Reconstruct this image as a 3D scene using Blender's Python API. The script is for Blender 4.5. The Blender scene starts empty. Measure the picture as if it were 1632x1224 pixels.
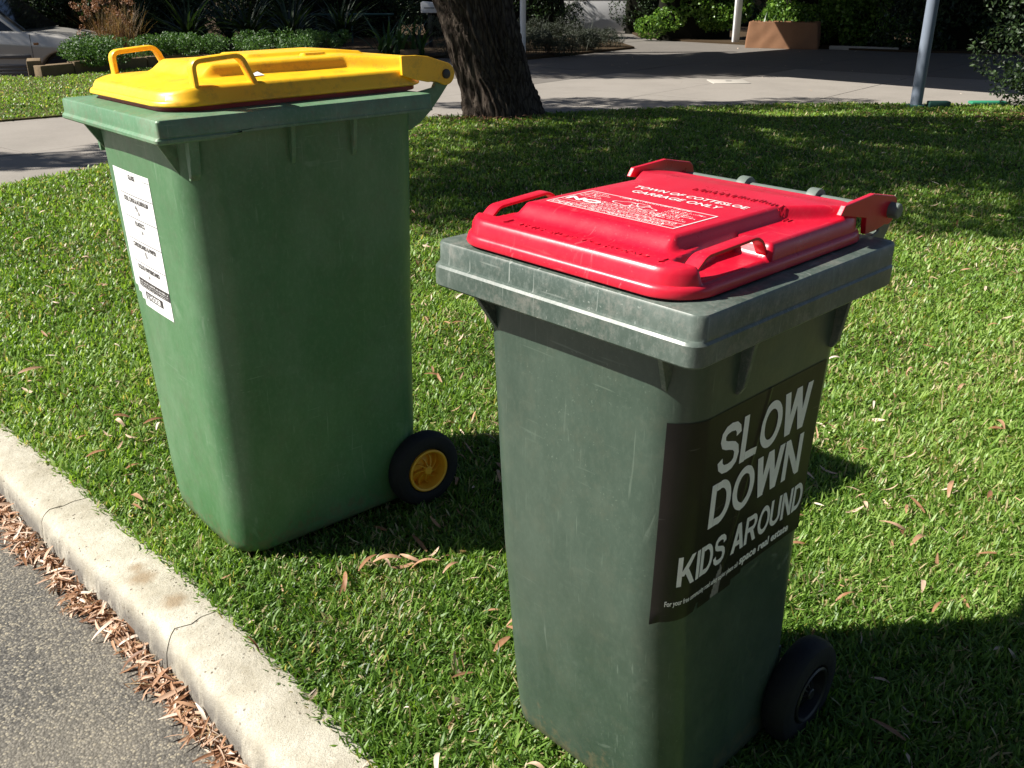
import bpy, bmesh, math, random
import numpy as np
from math import radians, sin, cos, pi
from mathutils import Vector, Matrix, noise
random.seed(7); rng = np.random.default_rng(7)
S = bpy.context.scene
COL = S.collection

# ------------------------------------------------------------------ camera, sky, sun
CAM_H = 1.2432
cd = bpy.data.cameras.new('camera'); cam = bpy.data.objects.new('camera', cd); COL.objects.link(cam)
cam.location = (0, 0, CAM_H); cam.rotation_euler = (radians(90 - 23.502), 0, 0)
cd.sensor_width = 36; cd.lens = 36 * 1492.4 / 1632; cd.clip_start = 0.05; cd.clip_end = 600
S.camera = cam
SX, SY = 1.07, 0.07                      # shadow shift per metre of height
SUN_EL = math.atan(1 / math.hypot(SX, SY)); 
to_sun = Vector((-SX, -SY, 1)).normalized()
w = bpy.data.worlds.new('World'); S.world = w; w.use_nodes = True
nt = w.node_tree; nt.nodes.clear()
sky = nt.nodes.new('ShaderNodeTexSky'); sky.sky_type = 'NISHITA'; sky.sun_disc = False
sky.sun_elevation = SUN_EL; sky.sun_rotation = math.atan2(to_sun.x, to_sun.y)
sky.air_density = 0.55; sky.dust_density = 0.5; sky.ozone_density = 0.5
bg = nt.nodes.new('ShaderNodeBackground'); bg.inputs[1].default_value = 0.05
wo = nt.nodes.new('ShaderNodeOutputWorld'); nt.links.new(sky.outputs[0], bg.inputs[0]); nt.links.new(bg.outputs[0], wo.inputs[0])
ld = bpy.data.lights.new('sun', 'SUN'); ld.energy = 5.0; ld.angle = radians(0.53); ld.color = (1.0, 0.95, 0.87)
sun = bpy.data.objects.new('sun', ld); COL.objects.link(sun); sun.location = (-5, 0, 8)
sun.rotation_euler = to_sun.to_track_quat('Z', 'Y').to_euler()
S.view_settings.view_transform = 'Standard'; S.view_settings.look = 'None'
S.view_settings.exposure = 1.0; S.view_settings.gamma = 1
S.cycles.max_bounces = 6; S.cycles.transparent_max_bounces = 4

# ------------------------------------------------------------------ helpers
def prop(o, label=None, cat=None, group=None, kind=None):
    if label: o['label'] = label
    if cat: o['category'] = cat
    if group: o['group'] = group
    if kind: o['kind'] = kind
    return o
def empty(name, loc=(0, 0, 0), rot=(0, 0, 0)):
    o = bpy.data.objects.new(name, None); COL.objects.link(o); o.location = loc; o.rotation_euler = rot
    o.empty_display_size = 0.1
    return o
def link_mesh(name, me, mat=None, parent=None, smooth=True, angle=40):
    me.validate(verbose=False)
    if mat: me.materials.append(mat)
    me.polygons.foreach_set('use_smooth', [smooth] * len(me.polygons))
    if smooth and angle: me.set_sharp_from_angle(angle=radians(angle))
    me.update()
    o = bpy.data.objects.new(name, me); COL.objects.link(o)
    if parent: o.parent = parent
    return o
def mesh_np(name, V, Q=None, T=None, mat=None, parent=None, attrs=None, smooth=False, angle=None):
    me = bpy.data.meshes.new(name)
    V = np.asarray(V, dtype=np.float32)
    nq = 0 if Q is None else len(Q); ntr = 0 if T is None else len(T)
    me.vertices.add(len(V)); me.vertices.foreach_set('co', V.ravel())
    loops = []
    if nq: loops.append(np.asarray(Q, dtype=np.int32).ravel())
    if ntr: loops.append(np.asarray(T, dtype=np.int32).ravel())
    L = np.concatenate(loops)
    me.loops.add(len(L)); me.loops.foreach_set('vertex_index', L)
    me.polygons.add(nq + ntr)
    st = np.concatenate([np.arange(nq) * 4, nq * 4 + np.arange(ntr) * 3]).astype(np.int32)
    me.polygons.foreach_set('loop_start', st)
    me.update(calc_edges=True)
    if attrs:
        for k, a in attrs.items():
            at = me.attributes.new(k, 'FLOAT', 'POINT'); at.data.foreach_set('value', np.asarray(a, dtype=np.float32))
    if mat: me.materials.append(mat)
    me.polygons.foreach_set('use_smooth', [smooth] * len(me.polygons))
    if smooth and angle: me.set_sharp_from_angle(angle=radians(angle))
    o = bpy.data.objects.new(name, me); COL.objects.link(o)
    if parent: o.parent = parent
    return o
class MB:
    """collects simple shapes; build() links them as one mesh"""
    def __init__(s): s.v = []; s.f = []
    def add(s, v, f):
        n = len(s.v); s.v += [tuple(p) for p in v]; s.f += [tuple(i + n for i in q) for q in f]; return s
    def box(s, x0, x1, y0, y1, z0, z1, M=None):
        v = [Vector(p) for p in ((x0,y0,z0),(x1,y0,z0),(x1,y1,z0),(x0,y1,z0),(x0,y0,z1),(x1,y0,z1),(x1,y1,z1),(x0,y1,z1))]
        if M: v = [M @ p for p in v]
        return s.add(v, [(0,3,2,1),(4,5,6,7),(0,1,5,4),(1,2,6,5),(2,3,7,6),(3,0,4,7)])
    def rings(s, rings, cap0=True, cap1=True, closed=True):
        n = len(rings[0]); v = [p for r in rings for p in r]; f = []
        for i in range(len(rings) - 1):
            for j in range(n if closed else n - 1):
                a = i * n + j; b = i * n + (j + 1) % n; f.append((a, b, b + n, a + n))
        if cap0: f.append(tuple(range(n - 1, -1, -1)))
        if cap1: f.append(tuple(range((len(rings) - 1) * n, len(rings) * n)))
        return s.add(v, f)
    def tube(s, pts, rad, n=10, cap=True):
        pts = [Vector(p) for p in pts]
        rads = rad if isinstance(rad, (list, tuple)) else [rad] * len(pts)
        rings = []; up = None
        for i, p in enumerate(pts):
            t = (pts[min(i + 1, len(pts) - 1)] - pts[max(i - 1, 0)]).normalized()
            if up is None: up = t.orthogonal().normalized()
            up = (up - t * up.dot(t)).normalized(); b = t.cross(up)
            rings.append([p + (up * cos(2 * pi * k / n) + b * sin(2 * pi * k / n)) * rads[i] for k in range(n)])
        return s.rings(rings, cap, cap)
    def lathe(s, prof, n=40, axis='y', c=(0, 0, 0)):
        rings = []
        for r, a in prof:
            ring = []
            for k in range(n):
                t = 2 * pi * k / n
                if axis == 'y': ring.append((c[0] + r * cos(t), c[1] + a, c[2] + r * sin(t)))
                else: ring.append((c[0] + r * cos(t), c[1] + r * sin(t), c[2] + a))
            rings.append(ring)
        return s.rings(rings, False, False)
    def prism(s, poly, y0, y1):            # polygon in x,z extruded along y
        n = len(poly)
        v = [(x, y0, z) for x, z in poly] + [(x, y1, z) for x, z in poly]
        return s.add(v, [tuple(range(n)), tuple(range(2 * n - 1, n - 1, -1))] + [(i, i + n, (i + 1) % n + n, (i + 1) % n) for i in range(n)])
    def build(s, name, mat=None, parent=None, bevel=0, smooth=True, angle=40, seg=2, recalc=True):
        me = bpy.data.meshes.new(name); me.from_pydata([tuple(p) for p in s.v], [], s.f)
        if recalc or bevel:
            bm = bmesh.new(); bm.from_mesh(me)
            bmesh.ops.recalc_face_normals(bm, faces=bm.faces)
            if bevel:
                ed = [e for e in bm.edges if len(e.link_faces) == 2 and e.calc_face_angle(0) > radians(35)]
                bmesh.ops.bevel(bm, geom=ed, offset=bevel, segments=seg, affect='EDGES', profile=0.5, clamp_overlap=True)
            bm.to_mesh(me); bm.free()
        return link_mesh(name, me, mat, parent, smooth, angle)

# ------------------------------------------------------------------ materials
def mat(name):
    m = bpy.data.materials.new(name); m.use_nodes = True
    n = m.node_tree.nodes; b = n['Principled BSDF']; return m, n, m.node_tree.links, b
def N(n, t, **k):
    x = n.new(t)
    for a, v in k.items(): setattr(x, a, v)
    return x
def noise_node(n, l, scale, detail=5, rough=0.6, vec=None, dist=0.0, dims='3D'):
    x = n.new('ShaderNodeTexNoise'); x.inputs['Scale'].default_value = scale; x.inputs['Detail'].default_value = detail
    x.inputs['Roughness'].default_value = rough; x.inputs['Distortion'].default_value = dist
    if vec is not None: l.new(vec, x.inputs['Vector'])
    return x
def ramp(n, l, fac, stops):
    r = n.new('ShaderNodeValToRGB'); e = r.color_ramp.elements
    while len(e) < len(stops): e.new(0.5)
    for i, (p, c) in enumerate(stops):
        e[i].position = p; e[i].color = (*c, 1) if len(c) == 3 else c
    l.new(fac, r.inputs[0]); return r
def g3(v): return (v, v, v)
def mix(n, l, fac, a, b, mode='MIX'):
    x = n.new('ShaderNodeMix'); x.data_type = 'RGBA'; x.blend_type = mode
    for s_, v in ((x.inputs[0], fac), (x.inputs[6], a), (x.inputs[7], b)):
        if hasattr(v, 'links') or hasattr(v, 'is_linked'): l.new(v, s_)
        elif isinstance(v, (int, float)): s_.default_value = v
        else: s_.default_value = (*v, 1)
    return x.outputs[2]
def bump(n, l, h, strength, dist, b, prev=None):
    x = n.new('ShaderNodeBump'); x.inputs['Strength'].default_value = strength; x.inputs['Distance'].default_value = dist
    l.new(h, x.inputs['Height'])
    if prev is not None: l.new(prev, x.inputs['Normal'])
    l.new(x.outputs[0], b.inputs['Normal']); return x.outputs[0]
def tc(n): return n.new('ShaderNodeTexCoord').outputs['Object']
def mapping(n, l, vec, scale=(1, 1, 1), rot=(0, 0, 0), loc=(0, 0, 0)):
    m = n.new('ShaderNodeMapping'); l.new(vec, m.inputs[0]); m.inputs['Scale'].default_value = scale
    m.inputs['Rotation'].default_value = rot; m.inputs['Location'].default_value = loc; return m.outputs[0]

def plastic(name, col, rough=0.42, fade=(0.3, 0.35, 0.3), wear=0.5, scuff=0.35, dirt=None, spec=0.5):
    m, n, l, b = mat(name); v = tc(n)
    big = noise_node(n, l, 3.0, 4, 0.6, v)
    base = mix(n, l, ramp(n, l, big.outputs[0], [(0.3, g3(0)), (0.75, g3(1))]).outputs[0], col, tuple(min(1, c * 1.22 + 0.006) for c in col))
    # chalky fading, finely mottled
    fine = noise_node(n, l, 110, 6, 0.8, mapping(n, l, v, (1, 1, 0.6)))
    base = mix(n, l, ramp(n, l, fine.outputs[0], [(0.48, g3(0)), (0.72, g3(wear * 0.22))]).outputs[0], base, fade)
    # scratches: two stretched noises, thresholded
    sc = None
    for k, (rot, thr) in enumerate((((0.3, 0.5, 0.2), 0.70), ((1.2, -0.4, 0.9), 0.72), ((0.0, 0.15, 0.0), 0.72))):
        mv = mapping(n, l, v, (8, 90, 8) if k == 0 else ((90, 8, 6) if k == 1 else (60, 60, 2.2)), rot, (k * 3.1, 0, 0))
        s_ = noise_node(n, l, 1.0, 3, 0.5, mv, 0.6)
        r_ = ramp(n, l, s_.outputs[0], [(thr - 0.03, g3(0)), (thr, g3(scuff))]).outputs[0]
        sc = r_ if sc is None else mix(n, l, 1.0, sc, r_, 'LIGHTEN')
    spots = noise_node(n, l, 7, 3, 0.5, mapping(n, l, v, (1, 1, 1), (0, 0, 0), (9, 2, 1)))
    sc = mix(n, l, 1.0, sc, ramp(n, l, spots.outputs[0], [(0.45, g3(0.15)), (0.65, g3(1))]).outputs[0], 'MULTIPLY')
    base = mix(n, l, sc, base, fade)
    # chalky faded patches and pale dust splashed up from the ground
    pz = n.new('ShaderNodeSeparateXYZ'); l.new(v, pz.inputs[0])
    pt = noise_node(n, l, 2.2, 7, 0.72, mapping(n, l, v, (1, 1, 0.55), (0, 0, 0), (2, 7, 3)))
    base = mix(n, l, ramp(n, l, pt.outputs[0], [(0.46, g3(0)), (0.72, g3(0.42 * min(1, wear)))]).outputs[0], base, fade)
    # mud and grass clippings splashed on the lowest hand's breadth
    mz = n.new('ShaderNodeMapRange'); l.new(pz.outputs[2], mz.inputs[0]); mz.inputs[1].default_value = 0.0; mz.inputs[2].default_value = 0.13; mz.inputs[3].default_value = 0.62; mz.inputs[4].default_value = 0.30
    ms_ = n.new('ShaderNodeMath'); ms_.operation = 'SUBTRACT'; l.new(mz.outputs[0], ms_.inputs[0]); l.new(noise_node(n, l, 48, 7, 0.75, mapping(n, l, v, (1, 1, .8), (0, 0, 0), (1, 3, 2))).outputs[0], ms_.inputs[1])
    base = mix(n, l, ramp(n, l, ms_.outputs[0], [(0.0, g3(0)), (0.10, g3(0.55))]).outputs[0], base, (0.15, 0.125, 0.075))
    # short straight scuffs gathered in patches
    for q, (sx_, rot_) in enumerate((((14, 260, 260), (0.1, 0.5, 0.9)), ((260, 260, 12), (0.25, 0.2, 0.0)), ((200, 10, 200), (0.7, 0.1, 0.3)))):
        f_ = noise_node(n, l, 1.0, 1, 0.4, mapping(n, l, v, sx_, rot_, (q * 2.3, 1, 4)))
        gate = noise_node(n, l, 4.5, 4, 0.6, mapping(n, l, v, (1, 1, 1), (0, 0, 0), (q * 5, 1, 8)))
        th = mix(n, l, 1.0, ramp(n, l, f_.outputs[0], [(0.70, g3(0)), (0.76, g3(scuff * 0.8))]).outputs[0], ramp(n, l, gate.outputs[0], [(0.50, g3(0)), (0.62, g3(1))]).outputs[0], 'MULTIPLY')
        base = mix(n, l, th, base, fade)
    if dirt:
        dcol, damt = dirt
        dn = noise_node(n, l, 22, 8, 0.8, mapping(n, l, v, (1, 1, 1), (0, 0, 0), (4, 4, 4)))
        zz = n.new('ShaderNodeSeparateXYZ'); l.new(n.new('ShaderNodeNewGeometry').outputs['Normal'], zz.inputs[0])
        base = mix(n, l, ramp(n, l, dn.outputs[0], [(0.50, g3(0)), (0.72, g3(damt))]).outputs[0], base, dcol)
    l.new(base, b.inputs['Base Color'])
    rr = ramp(n, l, noise_node(n, l, 14, 6, 0.7, v).outputs[0], [(0.3, g3(rough * 0.82)), (0.7, g3(rough * 1.25))]).outputs[0]
    l.new(mix(n, l, sc, rr, g3(0.75)), b.inputs['Roughness'])
    b.inputs['Specular IOR Level'].default_value = spec
    h = bump(n, l, noise_node(n, l, 260, 3, 0.6, v).outputs[0], 0.12, 0.0006, b)
    bump(n, l, noise_node(n, l, 9, 3, 0.5, v).outputs[0], 0.25, 0.004, b, h)
    return m
def simple(name, col, rough=0.6, metal=0, var=0.25, scale=20, bmp=0.0, spec=0.5):
    m, n, l, b = mat(name); v = tc(n); x = noise_node(n, l, scale, 6, 0.65, v)
    c = mix(n, l, x.outputs[0], tuple(c_ * (1 - var) for c_ in col), tuple(min(1, c_ * (1 + var)) for c_ in col))
    l.new(c, b.inputs['Base Color']); b.inputs['Roughness'].default_value = rough; b.inputs['Metallic'].default_value = metal
    b.inputs['Specular IOR Level'].default_value = spec
    if bmp: bump(n, l, x.outputs[0], bmp, 0.01, b)
    return m
def leafmat(name, stops, rough=0.45, trans=0.3, tcol=None, spec=0.4):
    """leaf colour by per-leaf attribute 'tint', some light through the blade"""
    m, n, l, b = mat(name); a = N(n, 'ShaderNodeAttribute', attribute_name='tint')
    c = ramp(n, l, a.outputs['Fac'], stops).outputs[0]
    l.new(c, b.inputs['Base Color']); b.inputs['Roughness'].default_value = rough; b.inputs['Specular IOR Level'].default_value = spec
    t = n.new('ShaderNodeBsdfTranslucent'); tm = mix(n, l, 1.0, c, tcol or (1.0, 1.0, 0.5), 'MULTIPLY')
    tm2 = n.new('ShaderNodeVectorMath'); tm2.operation = 'SCALE'; tm2.inputs[3].default_value = 1.6; l.new(tm, tm2.inputs[0])
    l.new(tm2.outputs[0], t.inputs[0])
    ms = n.new('ShaderNodeMixShader'); ms.inputs[0].default_value = trans
    l.new(b.outputs[0], ms.inputs[1]); l.new(t.outputs[0], ms.inputs[2]); l.new(ms.outputs[0], n['Material Output'].inputs[0])
    return m

M = {}
M['green'] = plastic('green_plastic', (0.057, 0.152, 0.062), 0.40, (0.28, 0.38, 0.27), 0.8, 0.34, ((0.10, 0.11, 0.07), 0.35))
M['green_rim'] = plastic('green_rim_plastic', (0.068, 0.165, 0.080), 0.48, (0.30, 0.38, 0.28), 1.2, 0.6, ((0.14, 0.13, 0.08), 0.85))
M['dgreen'] = plastic('dark_green_plastic', (0.036, 0.060, 0.043), 0.36, (0.18, 0.23, 0.18), 0.6, 0.42, ((0.09, 0.10, 0.07), 0.35))
M['dgreen_rim'] = plastic('dark_green_rim_plastic', (0.046, 0.070, 0.056), 0.42, (0.27, 0.30, 0.27), 1.6, 0.8, ((0.20, 0.195, 0.17), 0.9))
M['yellow'] = plastic('yellow_plastic', (0.83, 0.45, 0.008), 0.38, (0.85, 0.58, 0.08), 0.3, 0.15, ((0.22, 0.12, 0.03), 0.55))
M['red'] = plastic('red_plastic', (0.50, 0.003, 0.022), 0.30, (0.66, 0.12, 0.14), 0.4, 0.5)
M['maroon'] = plastic('maroon_plastic', (0.26, 0.020, 0.014), 0.5, (0.2, 0.05, 0.04), 0.3, 0.1)
M['rubber'] = simple('tyre_rubber', (0.007, 0.007, 0.008), 0.8, 0, 0.4, 40, 0.2)
M['black'] = simple('black_plastic', (0.02, 0.02, 0.022), 0.45, 0, 0.3, 30, 0.1)
M['wheel_yellow'] = simple('wheel_yellow', (0.80, 0.42, 0.03), 0.5, 0, 0.2, 30, 0.05)
M['steel'] = simple('zinc_steel', (0.38, 0.39, 0.38), 0.42, 0.9, 0.25, 40, 0.1)
M['bolt_green'] = simple('grey_green_bolt', (0.13, 0.16, 0.14), 0.5, 0, 0.25, 60, 0.1)
M['white_print'] = simple('white_print', (0.80, 0.76, 0.74), 0.6, 0, 0.08, 200)
M['paper'] = simple('white_sticker', (0.80, 0.80, 0.79), 0.45, 0, 0.03, 30)
M['ink'] = simple('black_ink', (0.035, 0.03, 0.03), 0.5, 0, 0.3, 80)
M['emboss'] = M['red']

def wall_mat(name, col, rough=0.85, stain=(0.3, 0.28, 0.25), s=6, amt=0.5, bmp=0.3):
    m, n, l, b = mat(name); v = tc(n)
    a = noise_node(n, l, s, 8, 0.7, v)
    c = mix(n, l, ramp(n, l, a.outputs[0], [(0.42, g3(0)), (0.75, g3(amt))]).outputs[0], col, stain)
    f = noise_node(n, l, s * 30, 4, 0.7, v)
    c = mix(n, l, 0.35, c, mix(n, l, f.outputs[0], tuple(x * 0.55 for x in col), tuple(min(1, x * 1.3) for x in col)))
    l.new(c, b.inputs['Base Color']); b.inputs['Roughness'].default_value = rough; b.inputs['Specular IOR Level'].default_value = 0.25
    bump(n, l, f.outputs[0], bmp, 0.004, b); return m

# kerb concrete: pitted, sandy, two brown round stains, grey film near the gutter
def kerb_mat():
    m, n, l, b = mat('kerb_concrete'); v = tc(n)
    a = noise_node(n, l, 9, 8, 0.7, v)
    c = mix(n, l, ramp(n, l, a.outputs[0], [(0.35, g3(0)), (0.7, g3(1))]).outputs[0], (0.40, 0.365, 0.285), (0.60, 0.57, 0.48))
    gr = noise_node(n, l, 420, 3, 0.8, v)
    c = mix(n, l, ramp(n, l, gr.outputs[0], [(0.36, g3(0.75)), (0.48, g3(0))]).outputs[0], c, (0.25, 0.215, 0.15))
    # grey film on the lower face
    sx = n.new('ShaderNodeSeparateXYZ'); l.new(v, sx.inputs[0])
    g_ = noise_node(n, l, 16, 5, 0.7, mapping(n, l, v, (1, 1, 0.3), (0, 0, 0), (3, 1, 2)))
    mr = n.new('ShaderNodeMapRange'); l.new(sx.outputs[2], mr.inputs[0]); mr.inputs[1].default_value = -0.06; mr.inputs[2].default_value = -0.010
    mr.inputs[3].default_value = 1; mr.inputs[4].default_value = 0
    k_ = n.new('ShaderNodeMath'); k_.operation = 'MULTIPLY'; l.new(mr.outputs[0], k_.inputs[0])
    l.new(ramp(n, l, g_.outputs[0], [(0.38, g3(0.15)), (0.52, g3(1.0))]).outputs[0], k_.inputs[1])
    c = mix(n, l, k_.outputs[0], c, (0.185, 0.172, 0.150))
    for (x, y, r) in ((-0.835, 1.765, 0.032), (-0.735, 1.675, 0.030), (-0.86, 1.80, 0.02)):
        d = n.new('ShaderNodeVectorMath'); d.operation = 'DISTANCE'; l.new(v, d.inputs[0]); d.inputs[1].default_value = (x, y, 0.0)
        ad = n.new('ShaderNodeMath'); ad.operation = 'MULTIPLY_ADD'; l.new(noise_node(n, l, 38, 4, 0.7, v).outputs[0], ad.inputs[0]); ad.inputs[1].default_value = 0.035
        l.new(d.outputs[1], ad.inputs[2])
        c = mix(n, l, ramp(n, l, ad.outputs[0], [(r, g3(0.75)), (r + 0.024, g3(0))]).outputs[0], c, (0.27, 0.19, 0.11))
    l.new(c, b.inputs['Base Color']); b.inputs['Roughness'].default_value = 0.9; b.inputs['Specular IOR Level'].default_value = 0.2
    pit = n.new('ShaderNodeTexVoronoi'); pit.inputs['Scale'].default_value = 70; l.new(v, pit.inputs[0])
    pg = noise_node(n, l, 13, 3, 0.6, v)
    pm = mix(n, l, 1.0, ramp(n, l, pit.outputs['Distance'], [(0.10, g3(1)), (0.24, g3(0))]).outputs[0], ramp(n, l, pg.outputs[0], [(0.48, g3(0)), (0.6, g3(1))]).outputs[0], 'MULTIPLY')
    l.new(mix(n, l, pm, c, (0.16, 0.135, 0.10)), b.inputs['Base Color'])
    h = bump(n, l, gr.outputs[0], 0.8, 0.0022, b)
    iv = n.new('ShaderNodeMath'); iv.operation = 'SUBTRACT'; iv.inputs[0].default_value = 1; l.new(pm, iv.inputs[1])
    h = bump(n, l, iv.outputs[0], 0.6, 0.003, b, h)
    bump(n, l, noise_node(n, l, 40, 6, 0.7, v).outputs[0], 0.7, 0.006, b, h)
    return m
M['kerb'] = kerb_mat()
def asphalt():
    m, n, l, b = mat('asphalt'); v = tc(n)
    vo = n.new('ShaderNodeTexVoronoi'); vo.inputs['Scale'].default_value = 185; wv = noise_node(n, l, 45, 3, 0.6, v); av = n.new('ShaderNodeVectorMath'); av.operation = 'MULTIPLY_ADD'; l.new(wv.outputs['Color'], av.inputs[0]); av.inputs[1].default_value = (.007, .007, .007); l.new(v, av.inputs[2]); l.new(av.outputs[0], vo.inputs['Vector'])
    vo2 = n.new('ShaderNodeTexVoronoi'); vo2.inputs['Scale'].default_value = 260; l.new(v, vo2.inputs['Vector'])
    cc = n.new('ShaderNodeSeparateColor'); l.new(vo.outputs['Color'], cc.inputs[0])
    c = ramp(n, l, cc.outputs[0], [(0.0, (0.055, 0.052, 0.047)), (0.45, (0.125, 0.116, 0.10)), (0.75, (0.20, 0.182, 0.148)), (1.0, (0.33, 0.29, 0.21))]).outputs[0]
    c = mix(n, l, ramp(n, l, vo.outputs['Distance'], [(0.35, g3(0)), (0.75, g3(0.85))]).outputs[0], c, (0.030, 0.029, 0.027))
    p = noise_node(n, l, 5, 5, 0.6, v)
    c = mix(n, l, ramp(n, l, p.outputs[0], [(0.35, g3(0)), (0.7, g3(0.45))]).outputs[0], c, (0.22, 0.195, 0.15))
    l.new(c, b.inputs['Base Color']); b.inputs['Roughness'].default_value = 0.8
    inv = n.new('ShaderNodeMath'); inv.operation = 'SUBTRACT'; inv.inputs[0].default_value = 1; l.new(vo.outputs['Distance'], inv.inputs[1])
    h = bump(n, l, inv.outputs[0], 0.75, 0.0022, b)
    bump(n, l, vo2.outputs['Distance'], 0.4, 0.0012, b, h)
    return m
M['asphalt'] = asphalt()
M['concrete'] = wall_mat('driveway_concrete', (0.27, 0.247, 0.220), 0.85, (0.15, 0.138, 0.12), 1.3, 0.6, 0.35)
M['darker_concrete'] = wall_mat('darker_concrete', (0.16, 0.146, 0.130), 0.85, (0.10, 0.092, 0.082), 1.3, 0.6, 0.35)
M['soil'] = simple('soil', (0.055, 0.038, 0.022), 0.95, 0, 0.5, 60, 0.6, 0.1)
M['turf_soil'] = simple('turf_thatch', (0.085, 0.080, 0.032), 0.95, 0, 0.5, 90, 0.6, 0.1)
M['white_wall'] = wall_mat('white_render', (0.66, 0.66, 0.66), 0.8, (0.45, 0.45, 0.44), 2.5, 0.4, 0.2)
M['limestone'] = wall_mat('limestone_block', (0.20, 0.145, 0.085), 0.9, (0.07, 0.055, 0.035), 9, 0.8, 0.7)
M['hessian'] = wall_mat('brown_terracotta', (0.27, 0.142, 0.078), 0.85, (0.20, 0.095, 0.05), 7, 0.6, 0.6)
M['white_paint'] = simple('white_paint', (0.72, 0.72, 0.72), 0.45, 0, 0.08, 12)
M['grey_paint'] = simple('grey_post_paint', (0.18, 0.215, 0.27), 0.5, 0, 0.18, 14)
M['teal'] = simple('teal_plastic', (0.02, 0.07, 0.06), 0.5, 0, 0.3, 20)
M['greenmat'] = simple('green_garden_plastic', (0.03, 0.22, 0.12), 0.5, 0, 0.2, 20)
M['drain'] = wall_mat('pale_cover', (0.40, 0.375, 0.335), 0.8, (0.36, 0.34, 0.3), 12, 0.5, 0.3)
M['roof'] = simple('roof_sheet', (0.45, 0.46, 0.46), 0.5, 0.2, 0.1, 4)

# bark
def bark():
    m, n, l, b = mat('rough_bark'); v = tc(n)
    mv = mapping(n, l, v, (14, 14, 2.2)); a = noise_node(n, l, 1.4, 8, 0.7, mv, 1.2)
    vo = n.new('ShaderNodeTexVoronoi'); vo.feature = 'DISTANCE_TO_EDGE'; vo.inputs['Scale'].default_value = 1.5; l.new(mapping(n, l, v, (13, 13, 2.2)), vo.inputs['Vector'])
    c = ramp(n, l, a.outputs[0], [(0.3, (0.035, 0.026, 0.020)), (0.5, (0.085, 0.066, 0.052)), (0.72, (0.17, 0.14, 0.11))]).outputs[0]
    c = mix(n, l, ramp(n, l, vo.outputs[0], [(0.0, g3(0.8)), (0.12, g3(0))]).outputs[0], c, (0.018, 0.012, 0.009))
    l.new(c, b.inputs['Base Color']); b.inputs['Roughness'].default_value = 0.95; b.inputs['Specular IOR Level'].default_value = 0.15
    h = bump(n, l, a.outputs[0], 0.9, 0.03, b); return m
M['bark'] = bark()
M['twig'] = simple('twig_bark', (0.07, 0.052, 0.036), 0.9, 0, 0.4, 30, 0.3)

M['grass'] = leafmat('grass_blades', [(0.0, (0.036, 0.088, 0.012)), (0.4, (0.112, 0.218, 0.030)), (0.75, (0.205, 0.335, 0.064)), (0.9, (0.28, 0.40, 0.10)), (0.93, (0.40, 0.35, 0.17)), (1.0, (0.52, 0.43, 0.26))], 0.42, 0.38, (1.0, 1.0, 0.4), 0.35)
M['dry_leaf'] = leafmat('dry_leaf', [(0.0, (0.11, 0.05, 0.025)), (0.3, (0.26, 0.125, 0.06)), (0.55, (0.42, 0.25, 0.15)), (0.78, (0.58, 0.42, 0.31)), (1.0, (0.74, 0.64, 0.54))], 0.55, 0.10, (1, 0.8, 0.5), 0.35)
M['straw_twig'] = simple('straw_twig', (0.36, 0.25, 0.13), 0.8, 0, 0.35, 60)
M['hedge_leaf'] = leafmat('hedge_leaf', [(0, (0.020, 0.052, 0.010)), (0.6, (0.085, 0.18, 0.026)), (1, (0.22, 0.36, 0.07))], 0.3, 0.3)
M['dark_leaf'] = leafmat('dark_leaf', [(0, (0.008, 0.018, 0.006)), (0.6, (0.020, 0.042, 0.012)), (1, (0.045, 0.085, 0.022))], 0.5, 0.2)
M['cover_leaf'] = leafmat('cover_leaf', [(0, (0.02, 0.055, 0.012)), (0.6, (0.06, 0.135, 0.03)), (1, (0.13, 0.24, 0.07))], 0.45, 0.25)
M['grey_leaf'] = leafmat('grey_leaf', [(0, (0.02, 0.028, 0.016)), (0.6, (0.05, 0.062, 0.040)), (1, (0.11, 0.125, 0.085))], 0.6, 0.15)
M['straw'] = leafmat('straw_blade', [(0, (0.10, 0.065, 0.025)), (0.5, (0.22, 0.145, 0.06)), (1, (0.36, 0.25, 0.12))], 0.6, 0.25, (1, 0.9, 0.6))
M['strap_leaf'] = leafmat('strap_leaf', [(0, (0.012, 0.030, 0.012)), (0.6, (0.03, 0.075, 0.022)), (1, (0.09, 0.17, 0.05))], 0.35, 0.2)
M['gum_leaf'] = leafmat('gum_leaf', [(0, (0.03, 0.055, 0.02)), (0.6, (0.06, 0.10, 0.035)), (1, (0.11, 0.16, 0.06))], 0.45, 0.15)

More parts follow.
